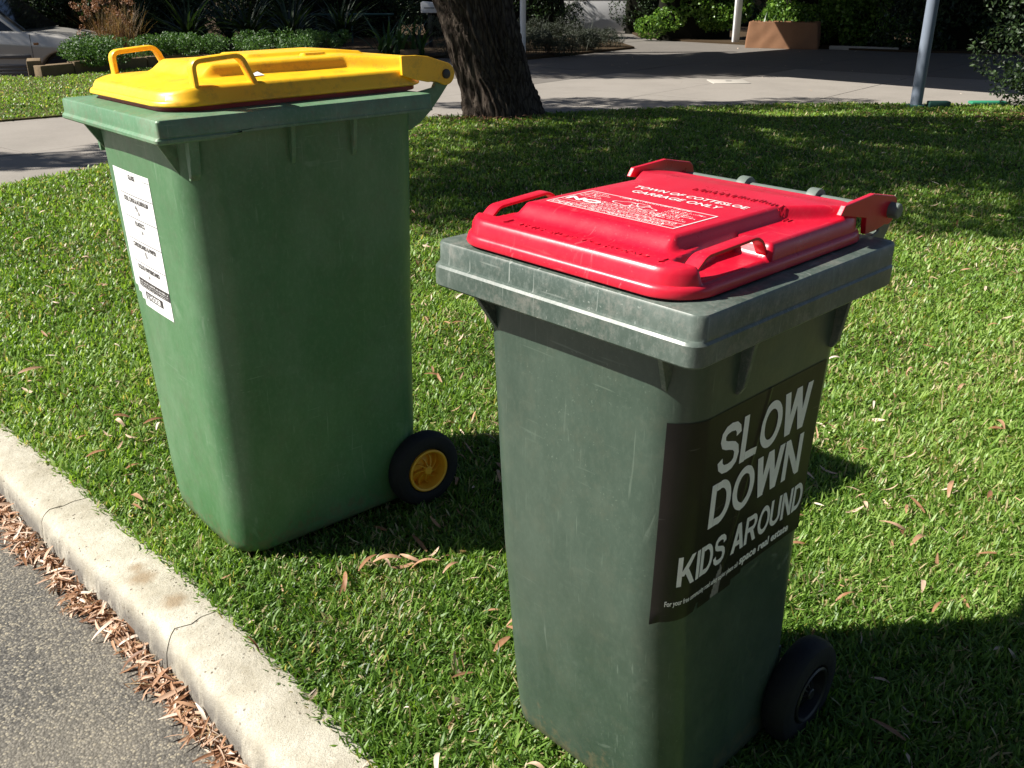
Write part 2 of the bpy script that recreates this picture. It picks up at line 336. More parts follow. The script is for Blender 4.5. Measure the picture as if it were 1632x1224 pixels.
# ------------------------------------------------------------------ ground layout
FRONT = [(-14, 8.9), (-6, 5.3), (-3.6, 4.0), (-2.6, 3.28), (-1.9, 2.70), (-1.4, 2.24), (-1.04, 1.87), (-0.88, 1.72), (-0.71, 1.545), (-0.5, 1.31), (0.3, 0.40), (1.6, -1.10), (4, -3.9), (10, -11)]
def resample(P, step):
    P = [Vector((*p, 0)) for p in P]; out = [P[0]]; 
    for a, b in zip(P, P[1:]):
        k = max(1, int((b - a).length / step))
        out += [a.lerp(b, (i + 1) / k) for i in range(k)]
    return out
def offset_path(pts, d):
    out = []
    for i, p in enumerate(pts):
        t = (pts[min(i + 1, len(pts) - 1)] - pts[max(i - 1, 0)]).normalized(); out.append(p + Vector((-t.y, t.x, 0)) * d)
    return out
def sheet(name, poly, z, depth, m, sub=None, kind='structure', parent=None, amp=0.0):
    """solid slab: polygon top at z, sides down by depth"""
    bm = bmesh.new(); vs = [bm.verts.new((x, y, z)) for x, y in poly]; f = bm.faces.new(vs)
    if f.normal.z < 0: bmesh.ops.reverse_faces(bm, faces=[f])
    bm.normal_update()
    if f.normal.z < 0: f.normal_flip()
    r = bmesh.ops.extrude_face_region(bm, geom=[f])
    for v in [e for e in r['geom'] if isinstance(e, bmesh.types.BMVert)]: v.co.z = z
    for v in vs: v.co.z = z - depth
    bmesh.ops.recalc_face_normals(bm, faces=bm.faces)
    bmesh.ops.triangulate(bm, faces=[g for g in bm.faces if len(g.verts) > 4])
    me = bpy.data.meshes.new(name); bm.to_mesh(me); bm.free()
    o = link_mesh(name, me, m, parent, False)
    if kind: prop(o, kind=kind)
    return o
MB().box(-150, 150, -60, 240, -1.0, -0.60).build('ground', M['soil'], smooth=False)['kind'] = 'structure'
# road: everything on the street side of the kerb
road_poly = [(x, y) for x, y in FRONT] + [(10, -40), (-60, -40), (-60, 20), (-14, 9.2)]
sheet('road', [(-60, 22)] + [(x + 0.02, y + 0.02) for x, y in FRONT] + [(10, -40), (-60, -40)], -0.105, 0.45, M['asphalt'])
# driveway of cast slabs (joints are real gaps), the lawns sit a little above it
drive = prop(empty('driveway', (0, 0, 0)), kind='structure')
MB().box(-6.2, 26, 3.6, 28, -0.55, -0.055).box(-9, -6.2, 3.6, 11.2, -0.55, -0.055).build('slab_bed', M['soil'], drive, smooth=False)
dv = Vector((0.78, -0.62, 0)).normalized(); du = Vector((dv.y * -1, dv.x, 0))      # du runs along the drive
O = Vector((-3.80, 7.44, 0))
for i in range(-5, 12):
    for j in range(-7, 8):
        a = O + du * (i * 2.15) + dv * (j * 1.75)
        cx = a + du * 1.07 + dv * 0.87
        if not (-9 < cx.x < 12 and 3 < cx.y < 27): continue
        g_ = 0.006; q = [a + du * g_ + dv * g_, a + du * (2.15 - g_) + dv * g_, a + du * (2.15 - g_) + dv * (1.75 - g_), a + du * g_ + dv * (1.75 - g_)]
        if any(p.x < -6.2 and p.y > 11.2 for p in q): continue
        z = -0.022 + random.uniform(-0.0015, 0.0015)
        mb = MB(); mb.add([(p.x, p.y, -0.05) for p in q] + [(p.x, p.y, z) for p in q], [(0, 3, 2, 1), (4, 5, 6, 7), (0, 1, 5, 4), (1, 2, 6, 5), (2, 3, 7, 6), (3, 0, 4, 7)])
        mb.build('concrete_slab', M['concrete' if cx.y < 13.2 + .05 * cx.x else 'darker_concrete'], drive, smooth=False)  # slabs farther up the drive take the darker concrete
# lawns
KB = offset_path(resample(FRONT, 0.25), 0.122)
NEAR_EDGE = [(14, 9.8), (9, 10.0), (5.47, 10.30), (3.64, 10.50), (2.4, 10.33), (1.19, 9.98), (0.28, 9.63), (-0.89, 9.36), (-1.9, 8.25), (-2.95, 6.84), (-3.33, 6.15), (-3.75, 5.2), (-3.85, 4.45)]
kb_in = [(p.x, p.y) for p in KB if p.x > -3.75]
lawn_poly = kb_in + [(14, -6)] + NEAR_EDGE
lawn = sheet('lawn', lawn_poly, -0.012, 0.5, M['turf_soil'])
left_lawn_poly = [(-4.88, 9.15), (-4.45, 9.50), (-3.9, 10.6), (-3.4, 12.4), (-3.1, 13.6), (-5.2, 15.3), (-6.3, 13.3), (-7.6, 13.6), (-13, 12.2), (-13, 9.9), (-6.4, 7.4)]
sheet('far_lawn', left_lawn_poly, -0.005, 0.58, M['turf_soil'])
bed_left = [(-6.62, 13.6), (-6.05, 14.6), (-3.3, 15.9), (-1.6, 16.4), (-0.9, 17.1), (-0.9, 27), (-10, 27), (-6.9, 16.0)]
sheet('garden_bed', bed_left, 0.02, 0.6, M['soil'])
bed_mid = [(0.0, 16.1), (0.9, 17.2), (2.35, 19.05), (2.2, 20.6), (1.3, 22.6), (-0.6, 24.0), (-0.6, 17.2)]
sheet('garden_bed', bed_mid, 0.015, 0.3, M['soil'])
bed_right = [(2.9, 22.6), (3.6, 21.2), (5.2, 19.6), (7.0, 18.15), (9.2, 17.4), (20, 16.5), (20, 30), (2.9, 30)]
sheet('garden_bed', bed_right, 0.015, 0.3, M['soil'])

# kerb: swept profile, split at the cracks with ragged ends
kerb = prop(empty('kerb', (0, 0, 0)), kind='structure')
PROF = [(0.00, -0.20), (0.000, -0.105), (0.003, -0.075), (0.006, -0.045), (0.009, -0.025), (0.013, -0.012), (0.021, -0.0045), (0.034, -0.001), (0.065, 0.001), (0.09, 0.002), (0.12, 0.001), (0.135, -0.002), (0.145, -0.006), (0.145, -0.2)]
PROF = [(o, z) for o, z in PROF]
fine = resample(FRONT, 0.012); 
def path_pt(i): return fine[i]
def nearest(x, y): return min(range(len(fine)), key=lambda i: (fine[i].x - x) ** 2 + (fine[i].y - y) ** 2)
cuts = sorted([0, nearest(-3.3, 3.8), nearest(-1.98, 2.78), nearest(-1.20, 2.03), nearest(-0.715, 1.55), nearest(0.25, 0.45), nearest(2, -1.5), len(fine) - 1])
for ci, (a, b) in enumerate(zip(cuts, cuts[1:])):
    idx = list(range(a, b + 1)); rings = []
    lo = a < nearest(-4, 4.3) or a > nearest(0.2, 0.5)
    if lo: idx = idx[::8] + ([idx[-1]] if idx[-1] != idx[::8][-1] else [])
    for k, i in enumerate(idx):
        p = fine[i]; t = (fine[min(i + 1, len(fine) - 1)] - fine[max(i - 1, 0)]).normalized(); nn = Vector((-t.y, t.x, 0)); ring = []
        for q, (o, z) in enumerate(PROF):
            sh = 0
            jag = 0.006 * noise.noise(Vector((q * 0.9, a * 0.37 if k == 0 else b * 0.37, 3))) + 0.004 * noise.noise(Vector((q * 2.7, (a if k == 0 else b) * 0.37, 9)))
            if k == 0: sh = jag * 2 + 0.0015
            if k == len(idx) - 1: sh = jag * 2 - 0.0015
            r = p + nn * o + t * sh
            ed = math.exp(-((o - .016) / .014) ** 2); d = 0.0030 * noise.noise(Vector((r.x * 9, r.y * 9, z * 9))) + 0.0016 * noise.noise(Vector((r.x * 45, r.y * 45, z * 45))) - ed * .011 * max(0, noise.noise(Vector((r.x * 14, r.y * 14, 5))) - .18) - .004 * max(0, noise.noise(Vector((r.x * 60, r.y * 60, z * 60 + 3))) - .35)
            ring.append((r.x - nn.x * d, r.y - nn.y * d, z + (d if z > -0.1 else 0)))
        rings.append(ring)
    MB().rings(rings).build('kerb_stone', M['kerb'], kerb, angle=50)

# ------------------------------------------------------------------ grass blades
def in_poly(P, poly):
    x, y = P[:, 0], P[:, 1]; r = np.zeros(len(P), bool); n = len(poly)
    for i in range(n):
        x0, y0 = poly[i]; x1, y1 = poly[(i + 1) % n]
        c = ((y0 > y) != (y1 > y)); 
        with np.errstate(divide='ignore', invalid='ignore'):
            r ^= c & (x < (x1 - x0) * (y - y0) / (y1 - y0 + 1e-12) + x0)
    return r
def vnoise(P, s, seed=0):
    """cheap smooth value noise on numpy points"""
    r_ = np.random.default_rng(seed); G = r_.random((64, 64)); x = P[:, 0] * s + 1000; y = P[:, 1] * s + 1000
    xi, yi = np.floor(x).astype(int), np.floor(y).astype(int); fx, fy = x - xi, y - yi; fx = fx * fx * (3 - 2 * fx); fy = fy * fy * (3 - 2 * fy)
    g = lambda a, b: G[a % 64, b % 64]
    return (g(xi, yi) * (1 - fx) + g(xi + 1, yi) * fx) * (1 - fy) + (g(xi, yi + 1) * (1 - fx) + g(xi + 1, yi + 1) * fx) * fy
BINS = []      # footprints (centre, yaw, half sizes) to keep blades out of
def grass(name, poly, dens0, dref, ymax, z0, label, dry=0.085, ymin=0.3, hs=1.0):
    out = []
    for y0 in np.arange(ymin, ymax, 0.25):
        y1 = y0 + 0.25; hw = 0.62 * y1 + 0.45; x0, x1 = -hw, hw
        xs = [p[0] for p in poly]; x0 = max(x0, min(xs)); x1 = min(x1, max(xs))
        if x1 <= x0: continue
        d = dens0 * min(1, (dref / y1) ** 1.75); k = int((x1 - x0) * 0.25 * d)
        out.append(np.column_stack([rng.uniform(x0, x1, k), rng.uniform(y0, y1, k)]))
    P = np.concatenate(out); P = P[in_poly(P, poly)]
    for (cx, cy, yaw, a, b) in BINS:
        dx, dy = P[:, 0] - cx, P[:, 1] - cy; u = dx * cos(yaw) + dy * sin(yaw); v = -dx * sin(yaw) + dy * cos(yaw)
        P = P[~((abs(u) < a) & (abs(v) < b))]
    n = len(P); dist = np.hypot(P[:, 0], P[:, 1]); sc = np.clip(dist / dref, 1, 6) ** 0.75
    cl = vnoise(P, 9, 1); cl2 = vnoise(P, 2.2, 2); cl3 = vnoise(P, 30, 5)
    near_k = np.clip((2.6 - P[:, 1]) / 1.2, 0, 1); L = (0.012 + 0.016 * rng.random(n) + 0.007 * cl) * (0.8 + 0.4 * cl2) * (1 + 0.35 * near_k) * hs * np.minimum(sc, 1.5) ** 0.5
    W = (0.0011 + 0.0015 * rng.random(n)) * sc
    hd = rng.uniform(0, 2 * pi, n) + 1.5 * cl3
    lean = np.clip(rng.normal(0.62, 0.36, n), 0.03, 1.4); bend = rng.uniform(0.1, 0.9, n)
    d2 = np.column_stack([np.cos(hd), np.sin(hd)])
    side = np.column_stack([-np.sin(hd), np.cos(hd), np.zeros(n)])
    tw = rng.normal(0, 0.5, n)
    side[:, 2] = np.sin(tw) * 0.6; 
    V = np.zeros((n, 7, 3)); base = np.column_stack([P, np.full(n, z0) + rng.uniform(-0.004, 0.012, n) * 1.0])
    pos = base.copy(); tprev = 0
    ts = [0, 0.38, 0.75, 1.0]; ww = [0.8, 1.0, 0.75, 0]
    for k, (t, wk) in enumerate(zip(ts, ww)):
        if k:
            an = np.clip(lean + bend * t, 0, 1.75); st = (t - tprev) * L
            pos = pos + np.column_stack([d2 * (np.sin(an) * st)[:, None], np.cos(an) * st]); tprev = t
        if k < 3:
            V[:, 2 * k] = pos - side * (W * wk)[:, None]; V[:, 2 * k + 1] = pos + side * (W * wk)[:, None]
        else: V[:, 6] = pos
    b = (np.arange(n) * 7)[:, None]
    Q = np.concatenate([b + np.array([[0, 1, 3, 2]]), b + np.array([[2, 3, 5, 4]])]); T = b + np.array([[4, 5, 6]])
    cl4 = vnoise(P, 0.8, 12); tint = np.clip(rng.normal(0.50, 0.22, n) + 0.30 * (cl2 - 0.5) + 0.22 * (cl - 0.5) + 0.25 * (cl4 - .5) + .06 * (1 - near_k), 0, 0.9)
    isdry = rng.random(n) < dry * (0.3 + 2.2 * vnoise(P, 3.5, 8) ** 2 + 1.0 * np.clip(cl3 - .6, 0, 1)); tint[isdry] = rng.uniform(0.92, 1, isdry.sum())
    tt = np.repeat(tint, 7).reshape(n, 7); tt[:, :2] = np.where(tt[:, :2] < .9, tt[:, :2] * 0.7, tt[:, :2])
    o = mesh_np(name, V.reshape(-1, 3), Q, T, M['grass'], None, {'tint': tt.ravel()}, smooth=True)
    prop(o, label, 'grass', None, 'stuff'); return n

# ------------------------------------------------------------------ wheelie bins
class Bin:
    """local x runs from the front to the hinges, y to the far side, z up; origin 0.3 behind the front rim"""
    def __init__(s, **k): s.__dict__.update(k)
    def sec(s, z):
        ks = s.keys
        if z <= ks[0][0]: return ks[0][1:]
        for a, b in zip(ks, ks[1:]):
            if z <= b[0]:
                t = (z - a[0]) / (b[0] - a[0]); return tuple(a[i] + (b[i] - a[i]) * t for i in range(1, 5))
        return ks[-1][1:]
    def bow(s, x, y, x0, hw, z):
        k = max(0, 1 - (y / hw) ** 2); return x - s.bowf * k * max(0, 1 - (x - x0) / 0.1)
    def side(s, z, d, off=0.0):
        """point on the near side / near front corner / front, d = distance along from the end of the corner arc"""
        x0, x1, hw, r = s.sec(z); arc = r * pi / 2
        if d >= 0: p = Vector((x0 + r + d, -hw)); n = Vector((0, -1))
        elif d > -arc:
            a = -d / r; n = Vector((-sin(a), -cos(a))); p = Vector((x0 + r, -hw + r)) + n * r
        else: p = Vector((x0, -hw + r + (-d - arc))); n = Vector((-1, 0))
        p = p + n * off
        return Vector((s.bow(p.x, p.y, x0, hw, z) - 0.3, p.y, z))
    def ring(s, z, nseg=10):
        x0, x1, hw, r = s.sec(z); R = []
        def arc(cx, cy, a0, a1):
            for k in range(nseg + 1):
                a = a0 + (a1 - a0) * k / nseg; R.append((cx + r * cos(a), cy + r * sin(a)))
        arc(x0 + r, -hw + r, pi, 1.5 * pi); arc(x1 - r, -hw + r, 1.5 * pi, 2 * pi)
        arc(x1 - r, hw - r, 0, pi / 2); arc(x0 + r, hw - r, pi / 2, pi)
        for k in range(1, 12): R.append((x0, (hw - r) * (1 - 2 * k / 12)))
        return [(s.bow(x, y, x0, hw, z) - 0.3, y, z) for x, y in R]
def rrect(x0, x1, hw0, hw1, r, z, nseg=6, zf=None):
    """rounded rectangle whose half width goes from hw0 (front) to hw1 (back)"""
    R = []
    for cx, sy, a0, hw in ((x0 + r, -1, pi, hw0), (x1 - r, -1, 1.5 * pi, hw1), (x1 - r, 1, 0, hw1), (x0 + r, 1, pi / 2, hw0)):
        for k in range(nseg + 1):
            a = a0 + pi / 2 * k / nseg; R.append((cx + r * cos(a), sy * (hw - r) + r * sin(a)))
    out = []
    P = R + [R[0]]
    for (xa, ya), (xb, yb) in zip(P, P[1:]):
        L = math.hypot(xb - xa, yb - ya); k = max(1, int(L / 0.03)) if L > 0.04 else 1
        for i in range(k): out.append((xa + (xb - xa) * i / k, ya + (yb - ya) * i / k))
    return [(x - 0.3, y, (zf(x, y) if zf else z)) for x, y in out]
def ss(a, b, x):
    t = max(0, min(1, (x - a) / (b - a))); return t * t * (3 - 2 * t)

def text_mesh(txt, size, bold=0.0, shear=0.0, extrude=0.0, align='LEFT', spacing=1.0, xs=1.0):
    c = bpy.data.curves.new('text', 'FONT'); c.body = txt; c.size = size; c.offset = bold; c.shear = shear; c.extrude = extrude
    c.align_x = align; c.space_character = spacing; c.resolution_u = 3
    o = bpy.data.objects.new('text', c); COL.objects.link(o)
    dg = bpy.context.evaluated_depsgraph_get(); me = bpy.data.meshes.new_from_object(o.evaluated_get(dg))
    bm = bmesh.new(); bm.from_mesh(me)
    bmesh.ops.triangulate(bm, faces=bm.faces)
    for _ in range(3):
        le = [e for e in bm.edges if e.calc_length() > 0.02]
        if not le: break
        bmesh.ops.subdivide_edges(bm, edges=le, cuts=1)
        bmesh.ops.triangulate(bm, faces=[f for f in bm.faces if len(f.verts) > 3])
    bm.verts.ensure_lookup_table()
    V = [(v.co.x * xs, v.co.y, v.co.z) for v in bm.verts]; F = [tuple(v.index for v in f.verts) for f in bm.faces]
    bm.free(); bpy.data.objects.remove(o); bpy.data.meshes.remove(me); bpy.data.curves.remove(c)
    return V, F
def place(V, F, fn, mb): mb.add([fn(*p) for p in V], F)
def strap(path, w0, w1, th, y):
    """flat bar bent in the x-z plane, path of (x, z), half width w across y, thickness th"""
    pts = [Vector((p[0] - 0.3, 0, p[1])) for p in path]; rings = []
    for i, p in enumerate(pts):
        t = (pts[min(i + 1, len(pts) - 1)] - pts[max(i - 1, 0)]).normalized(); n = Vector((-t.z, 0, t.x))
        ww = w0 + (w1 - w0) * i / (len(pts) - 1)
        dy = p.copy(); yy = y(p.x + 0.3) if callable(y) else y
        rings.append([(p + n * th / 2 * a + Vector((0, yy + b * ww, 0))) for a, b in ((-1, -.8), (-.7, -1), (.7, -1), (1, -.8), (1, .8), (.7, 1), (-.7, 1), (-1, .8))])
    return rings
def arcpath(P, r=0.012, n=5):
    P = [Vector((p[0], p[1])) for p in P]; out = [tuple(P[0])]
    for a, b, c in zip(P, P[1:], P[2:]):
        d0 = (a - b).normalized(); d1 = (c - b).normalized()
        for k in range(n + 1):
            t = k / n; q = (b + d0 * r) * (1 - t) ** 2 + b * 2 * t * (1 - t) + (b + d1 * r) * t * t; out.append(tuple(q))
    out.append(tuple(P[-1])); return out

def make_wheel(root, b, yc, xw, rw, hubmat, spoke=True, face=-1):
    """wheel with tyre, dished hub, curved spokes; face = -1 looks to the near side"""
    wh = empty('wheel', (xw - 0.3, yc, b.wz)); wh.parent = root
    tw = 0.024; ri = rw * b.hubk
    prof = [(ri, -tw * .8), (ri + .004, -tw * 1.0), (rw * 0.68, -tw * 1.08), (rw * 0.80, -tw * 1.08), (rw * .92, -tw * .9), (rw * .98, -tw * .6), (rw, -tw * .2), (rw, tw * .2), (rw * .98, tw * .6), (rw * .92, tw * .9), (rw * .80, tw * 1.08), (rw * .68, tw * 1.08), (ri, tw * .8), (ri, -tw * .8)]
    MB().lathe(prof, 56).build('tyre', M['rubber'], wh, angle=30)
    s = face
    R = MB().lathe([(ri - .001, -tw * .7 * s * -1), (ri - .001, s * tw * 1.02), (ri - .004, s * tw * 1.12), (ri - .008, s * tw * 1.02), (ri - .010, s * tw * .2), (ri * .76, s * tw * -.35), (ri * .70, s * tw * -.3), (ri * .5, s * tw * .15), (0.012, s * tw * 0.3), (0.0005, s * tw * 0.05)], 56)
    R.build('wheel_rim', hubmat, wh, angle=35)
    MB().lathe([(0.011, 0), (0.011, s * tw * .95), (0.009, s * tw * 1.02), (0.0005, s * tw * 1.02)], 24).build('hub_cap', hubmat, wh, angle=35)
    if spoke:
        for k in range(9):
            a0 = 2 * pi * k / 9 + 0.2; rings = []
            for i in range(9):
                t = i / 8; rr = 0.009 + (ri - .012 - .009) * t; a = a0 + 0.55 * t * t; h = tw * (1.15 - 0.55 * t)
                c = Vector((rr * cos(a), -s * tw * .3, rr * sin(a))); tn = Vector((-sin(a), 0, cos(a))) * 0.0012
                rings.append([c - tn + Vector((0, 0, 0)), c + tn, c + tn + Vector((0, s * h, 0)), c - tn + Vector((0, s * h, 0))])
            MB().rings(rings).build('spoke', hubmat, wh, smooth=False)
    return wh

def lid_mesh(root, name, m, x0, x1, hw0, hw1, r, zb, zt, hfun, skirt, nx=110, ny=96, e=0.010):
    """height field over a rounded plan plus a stepped skirt down to zb"""
    V = []; idx = {}
    us = np.linspace(0, 1, nx); vs = np.linspace(-1, 1, ny)
    for i, u in enumerate(us):
        for j, t in enumerate(vs):
            x = x0 + (x1 - x0) * u; hw = hw0 + (hw1 - hw0) * u; y = hw * t
            for sx_, cx in ((-1, x0 + r), (1, x1 - r)):
                ax = (x - cx) * sx_; ay = abs(y) - (hw - r)
                if ax > 0 and ay > 0:
                    mm = max(ax, ay); L = math.hypot(ax, ay); x = cx + sx_ * ax / L * mm; y = math.copysign(hw - r + ay / L * mm, y)
            V.append([x, y, 0])
    def rim_dist(x, y):
        hw = hw0 + (hw1 - hw0) * (x - x0) / (x1 - x0); ax = max(x0 + r - x, x - (x1 - r), 0); ay = max(abs(y) - (hw - r), 0)
        if ax > 0 and ay > 0: return r - math.hypot(ax, ay)
        return min(x - x0, x1 - x, hw - abs(y))
    for p in V:
        d = rim_dist(p[0], p[1])
        rd = 0 if d > e else e * (1 - math.sqrt(max(0, 1 - (1 - max(d, 0) / e) ** 2))) * 0.7
        p[2] = hfun(p[0], p[1], d) - rd
    F = [(i * ny + j, (i + 1) * ny + j, (i + 1) * ny + j + 1, i * ny + j + 1) for i in range(nx - 1) for j in range(ny - 1)]
    loop = [i * ny for i in range(nx)] + [(nx - 1) * ny + j for j in range(1, ny)] + [i * ny + ny - 1 for i in range(nx - 2, -1, -1)] + [j for j in range(ny - 2, 0, -1)]
    prev = loop; cx, cy = (x0 + x1) / 2, 0
    L = len(loop)
    for (out, z, rel) in skirt:
        cur = []
        for k, i in enumerate(loop):
            a = V[loop[k - 1]]; c = V[loop[(k + 1) % L]]; t = Vector((c[0] - a[0], c[1] - a[1])); t = t.normalized() if t.length else Vector((1, 0))
            nn = Vector((t.y, -t.x)); p = V[i]
            zz = z if not rel else p[2] + z
            V.append([p[0] + nn.x * out, p[1] + nn.y * out, zz]); cur.append(len(V) - 1)
        for k in range(L): F.append((prev[k], cur[k], cur[(k + 1) % L], prev[(k + 1) % L]))
        prev = cur
    V = [(x - 0.3, y, z) for x, y, z in V]
    return MB().add(V, F).build(name, m, root, angle=48)

def make_bin(b, label, group):
    yaw = radians(b.yaw); bk = Vector((cos(yaw), sin(yaw), 0))
    loc = Vector((b.x, b.y, 0)) + bk * 0.3 
    root = prop(empty('wheelie_bin', loc, (radians(b.ty), radians(b.tx), yaw)), label, 'wheelie bin', group)
    root.rotation_mode = 'XYZ'
    BINS.append((loc.x - bk.x * .3 + bk.x * (b.keys[0][1] + b.keys[0][2]) / 2, loc.y - bk.y * .3 + bk.y * (b.keys[0][1] + b.keys[0][2]) / 2, yaw, (b.keys[0][2] - b.keys[0][1]) / 2 - .015, b.keys[0][3] - .015))
    H, T, hw, D = b.H, b.T, b.W / 2, b.D
    # body shell
    zs = [0.0, 0.004, 0.012, 0.03] + list(np.linspace(0.06, H - T + 0.004, 26)); rings = []
    for k, z in enumerate(zs):
        R = b.ring(z); ins = (0.014, 0.006, 0.001)[k] if k < 3 else 0
        c = Vector(((b.sec(z)[0] + b.sec(z)[1]) / 2 - .3, 0, z))
        rings.append([((Vector(p) - c) * (1 - ins / 0.2) + c) for p in R])
    MB().rings(rings, True, False).build('body', b.m, root, angle=60)
    # rim
    lowf = lambda x, y: H - (b.T2 + (T - b.T2) * (1 - ss(b.step, b.step + .05, x)))
    x1 = D; bot = [b.keys[-1][1], b.keys[-1][2], b.keys[-1][3]]
    rr = b.rr
    rings = [rrect(bot[0], bot[1], bot[2] - .001, bot[2] - .001, b.keys[-1][4] * .8, 0, zf=lambda x, y: lowf(x, y) + 0.004)]
    for ins, zf in ((0.003, lowf), (0.0, lambda x, y: lowf(x, y) + 0.003), (0.0, lambda x, y: H - 0.036), (0.0025, lambda x, y: H - 0.0325), (b.st, lambda x, y: H - 0.031), (b.st + .001, lambda x, y: H - 0.026), (b.st + .001, lambda x, y: H - 0.004), (b.st + 0.003, lambda x, y: H - 0.001), (b.st + .006, lambda x, y: H), (b.st + 0.045, lambda x, y: H + 0.004), (b.st + .06, lambda x, y: H + .004)):
        insy = ins if ins < b.st or ins > b.st + .03 else (ins - b.st) + 0.0012
        rings.append(rrect(ins, x1 - min(ins, insy), hw - insy, hw - insy, max(rr - insy, 0.006), 0, zf=zf))
    n = min(len(r) for r in rings)
    if len({len(r) for r in rings}) > 1:          # equalise
        def rs(ring, n):
            P = [Vector(p) for p in ring] + [Vector(ring[0])]; L = [0]
            for a, c in zip(P, P[1:]): L.append(L[-1] + (c - a).length)
            out = []; j = 0
            for k in range(n):
                t = L[-1] * k / n
                while L[j + 1] < t: j += 1
                u = (t - L[j]) / max(L[j + 1] - L[j], 1e-9); out.append(P[j].lerp(P[j + 1], u))
            return out
        rings = [rings_ for rings_ in rings]
        m_ = max(len(r) for r in rings[1:8]); keep = len(rings[1])
        rings = [r if len(r) == keep else rs(r, keep) for r in rings]
    MB().rings(rings, False, True).build('rim', b.mr, root, angle=35)
    # gussets under the rim
    for (xg, zg0, wtop, th, sgn) in b.gussets:
        hwt = b.sec(zg0)[2]
        for side_ in (-1, 1):
            p = []
            z1 = H - b.T2 + 0.002
            yo = hw - .006
            mb = MB(); a = xg - .3
            v = []
            for xx in (a - th / 2, a + th / 2):
                v += [(xx, side_ * (b.sec(z1)[2] - .004), z1), (xx, side_ * (b.sec(z1)[2] + wtop), z1), (xx, side_ * (b.sec(zg0)[2] + wtop * .55), zg0 + .012), (xx, side_ * (b.sec(zg0)[2] + wtop * .2), zg0), (xx, side_ * (b.sec(zg0)[2] - .004), zg0)]
            mb.add(v, [(0, 1, 2, 3, 4), (9, 8, 7, 6, 5)] + [(k, k + 5, (k + 1) % 5 + 5, (k + 1) % 5) for k in range(5)])
            mb.build('gusset', b.mr, root, bevel=0.0012, smooth=False)
    for sgn in (-1, 1):        # front corner brackets
        z1 = H - T + .003; x0t, x1t, hwb, r_ = b.sec(z1)
        mb = MB(); d = b.fb
        y_ = sgn * (hwb - r_ * 0.75)
        v = []
        for yy in (y_ - .004, y_ + .004):
            v += [(0.018 - .3, yy + sgn * (hw - hwb) * .4, z1), (x0t + r_ * .6 - .3, yy, z1), (x0t + r_ * .6 - .3, yy, z1 - d), (b.sec(z1 - d)[0] + .004 - .3, yy, z1 - d)]
        mb.add(v, [(0, 1, 2, 3), (7, 6, 5, 4)] + [(k, k + 4, (k + 1) % 4 + 4, (k + 1) % 4) for k in range(4)])
        mb.build('front_bracket', b.mr, root, bevel=0.001, smooth=False)
    for k in range(3):
        yy = (-0.5 + 0.5 * k) * hw; z1 = H - T + .003; x0t = b.sec(z1)[0]
        mb = MB(); v = []
        for q in (yy - .003, yy + .003): v += [(.012 - .3, q, z1), (x0t + .01 - .3, q, z1), (x0t + .01 - .3, q, z1 - .03)]
        mb.add(v, [(0, 1, 2), (5, 4, 3), (0, 3, 4, 1), (1, 4, 5, 2), (2, 5, 3, 0)]).build('front_rib', b.mr, root, smooth=False)
    # hinge brackets, handle bar
    for sgn in (-1, 1):
        y0 = sgn * b.hy - sgn * .012
        bx = D - 0.05; pts = [(bx, H - b.T2 + .01), (bx, H - .01), (b.hx - .03, H + .004), (b.hx - .012, b.hz + .004), (b.hx + .008, b.hz + .004), (b.hx + .012, b.hz - .02)]
        k = [(b.hx + .012 - (b.hx + .012 - bx) * t ** 1.0, (b.hz - .02) - (b.hz - .02 - (H - 0.085)) * math.sin(t * pi / 2)) for t in (0.2, 0.4, 0.6, 0.8, 1.0)]
        pts = pts + k
        MB().prism([(x - .3, z) for x, z in pts], y0 - .006, y0 + .006).build('hinge_bracket', b.mr, root, bevel=0.002, smooth=False)
    bz = b.hz - .006
    MB().tube([(b.hx - .3, -b.hy + .02, bz), (b.hx - .3, b.hy - .02, bz)], 0.0125, 16).build('handle_bar', b.mbar, root)
    for yy in (-b.hy * .33, b.hy * .33):
        MB().tube([(b.hx - .3, yy - .009, bz), (b.hx - .3, yy + .009, bz)], 0.021, 20).build('handle_collar', b.mbar, root, bevel=.002)
    MB().tube([(b.wx - .3, -b.wy, b.wz), (b.wx - .3, b.wy, b.wz)], 0.010, 12).build('axle', M['black'], root)
    # axle housing under the body
    MB().box(b.keys[0][2] - .3 - .02, b.wx - .3 + .02, -b.keys[0][3] + .03, b.keys[0][3] - .03, b.wr - .035, b.wr + .03).build('axle_housing', b.m, root, bevel=.006)
    for s_ in (-1, 1): make_wheel(root, b, s_ * b.wy, b.wx, b.wr, b.mhub, True, s_)
    return root

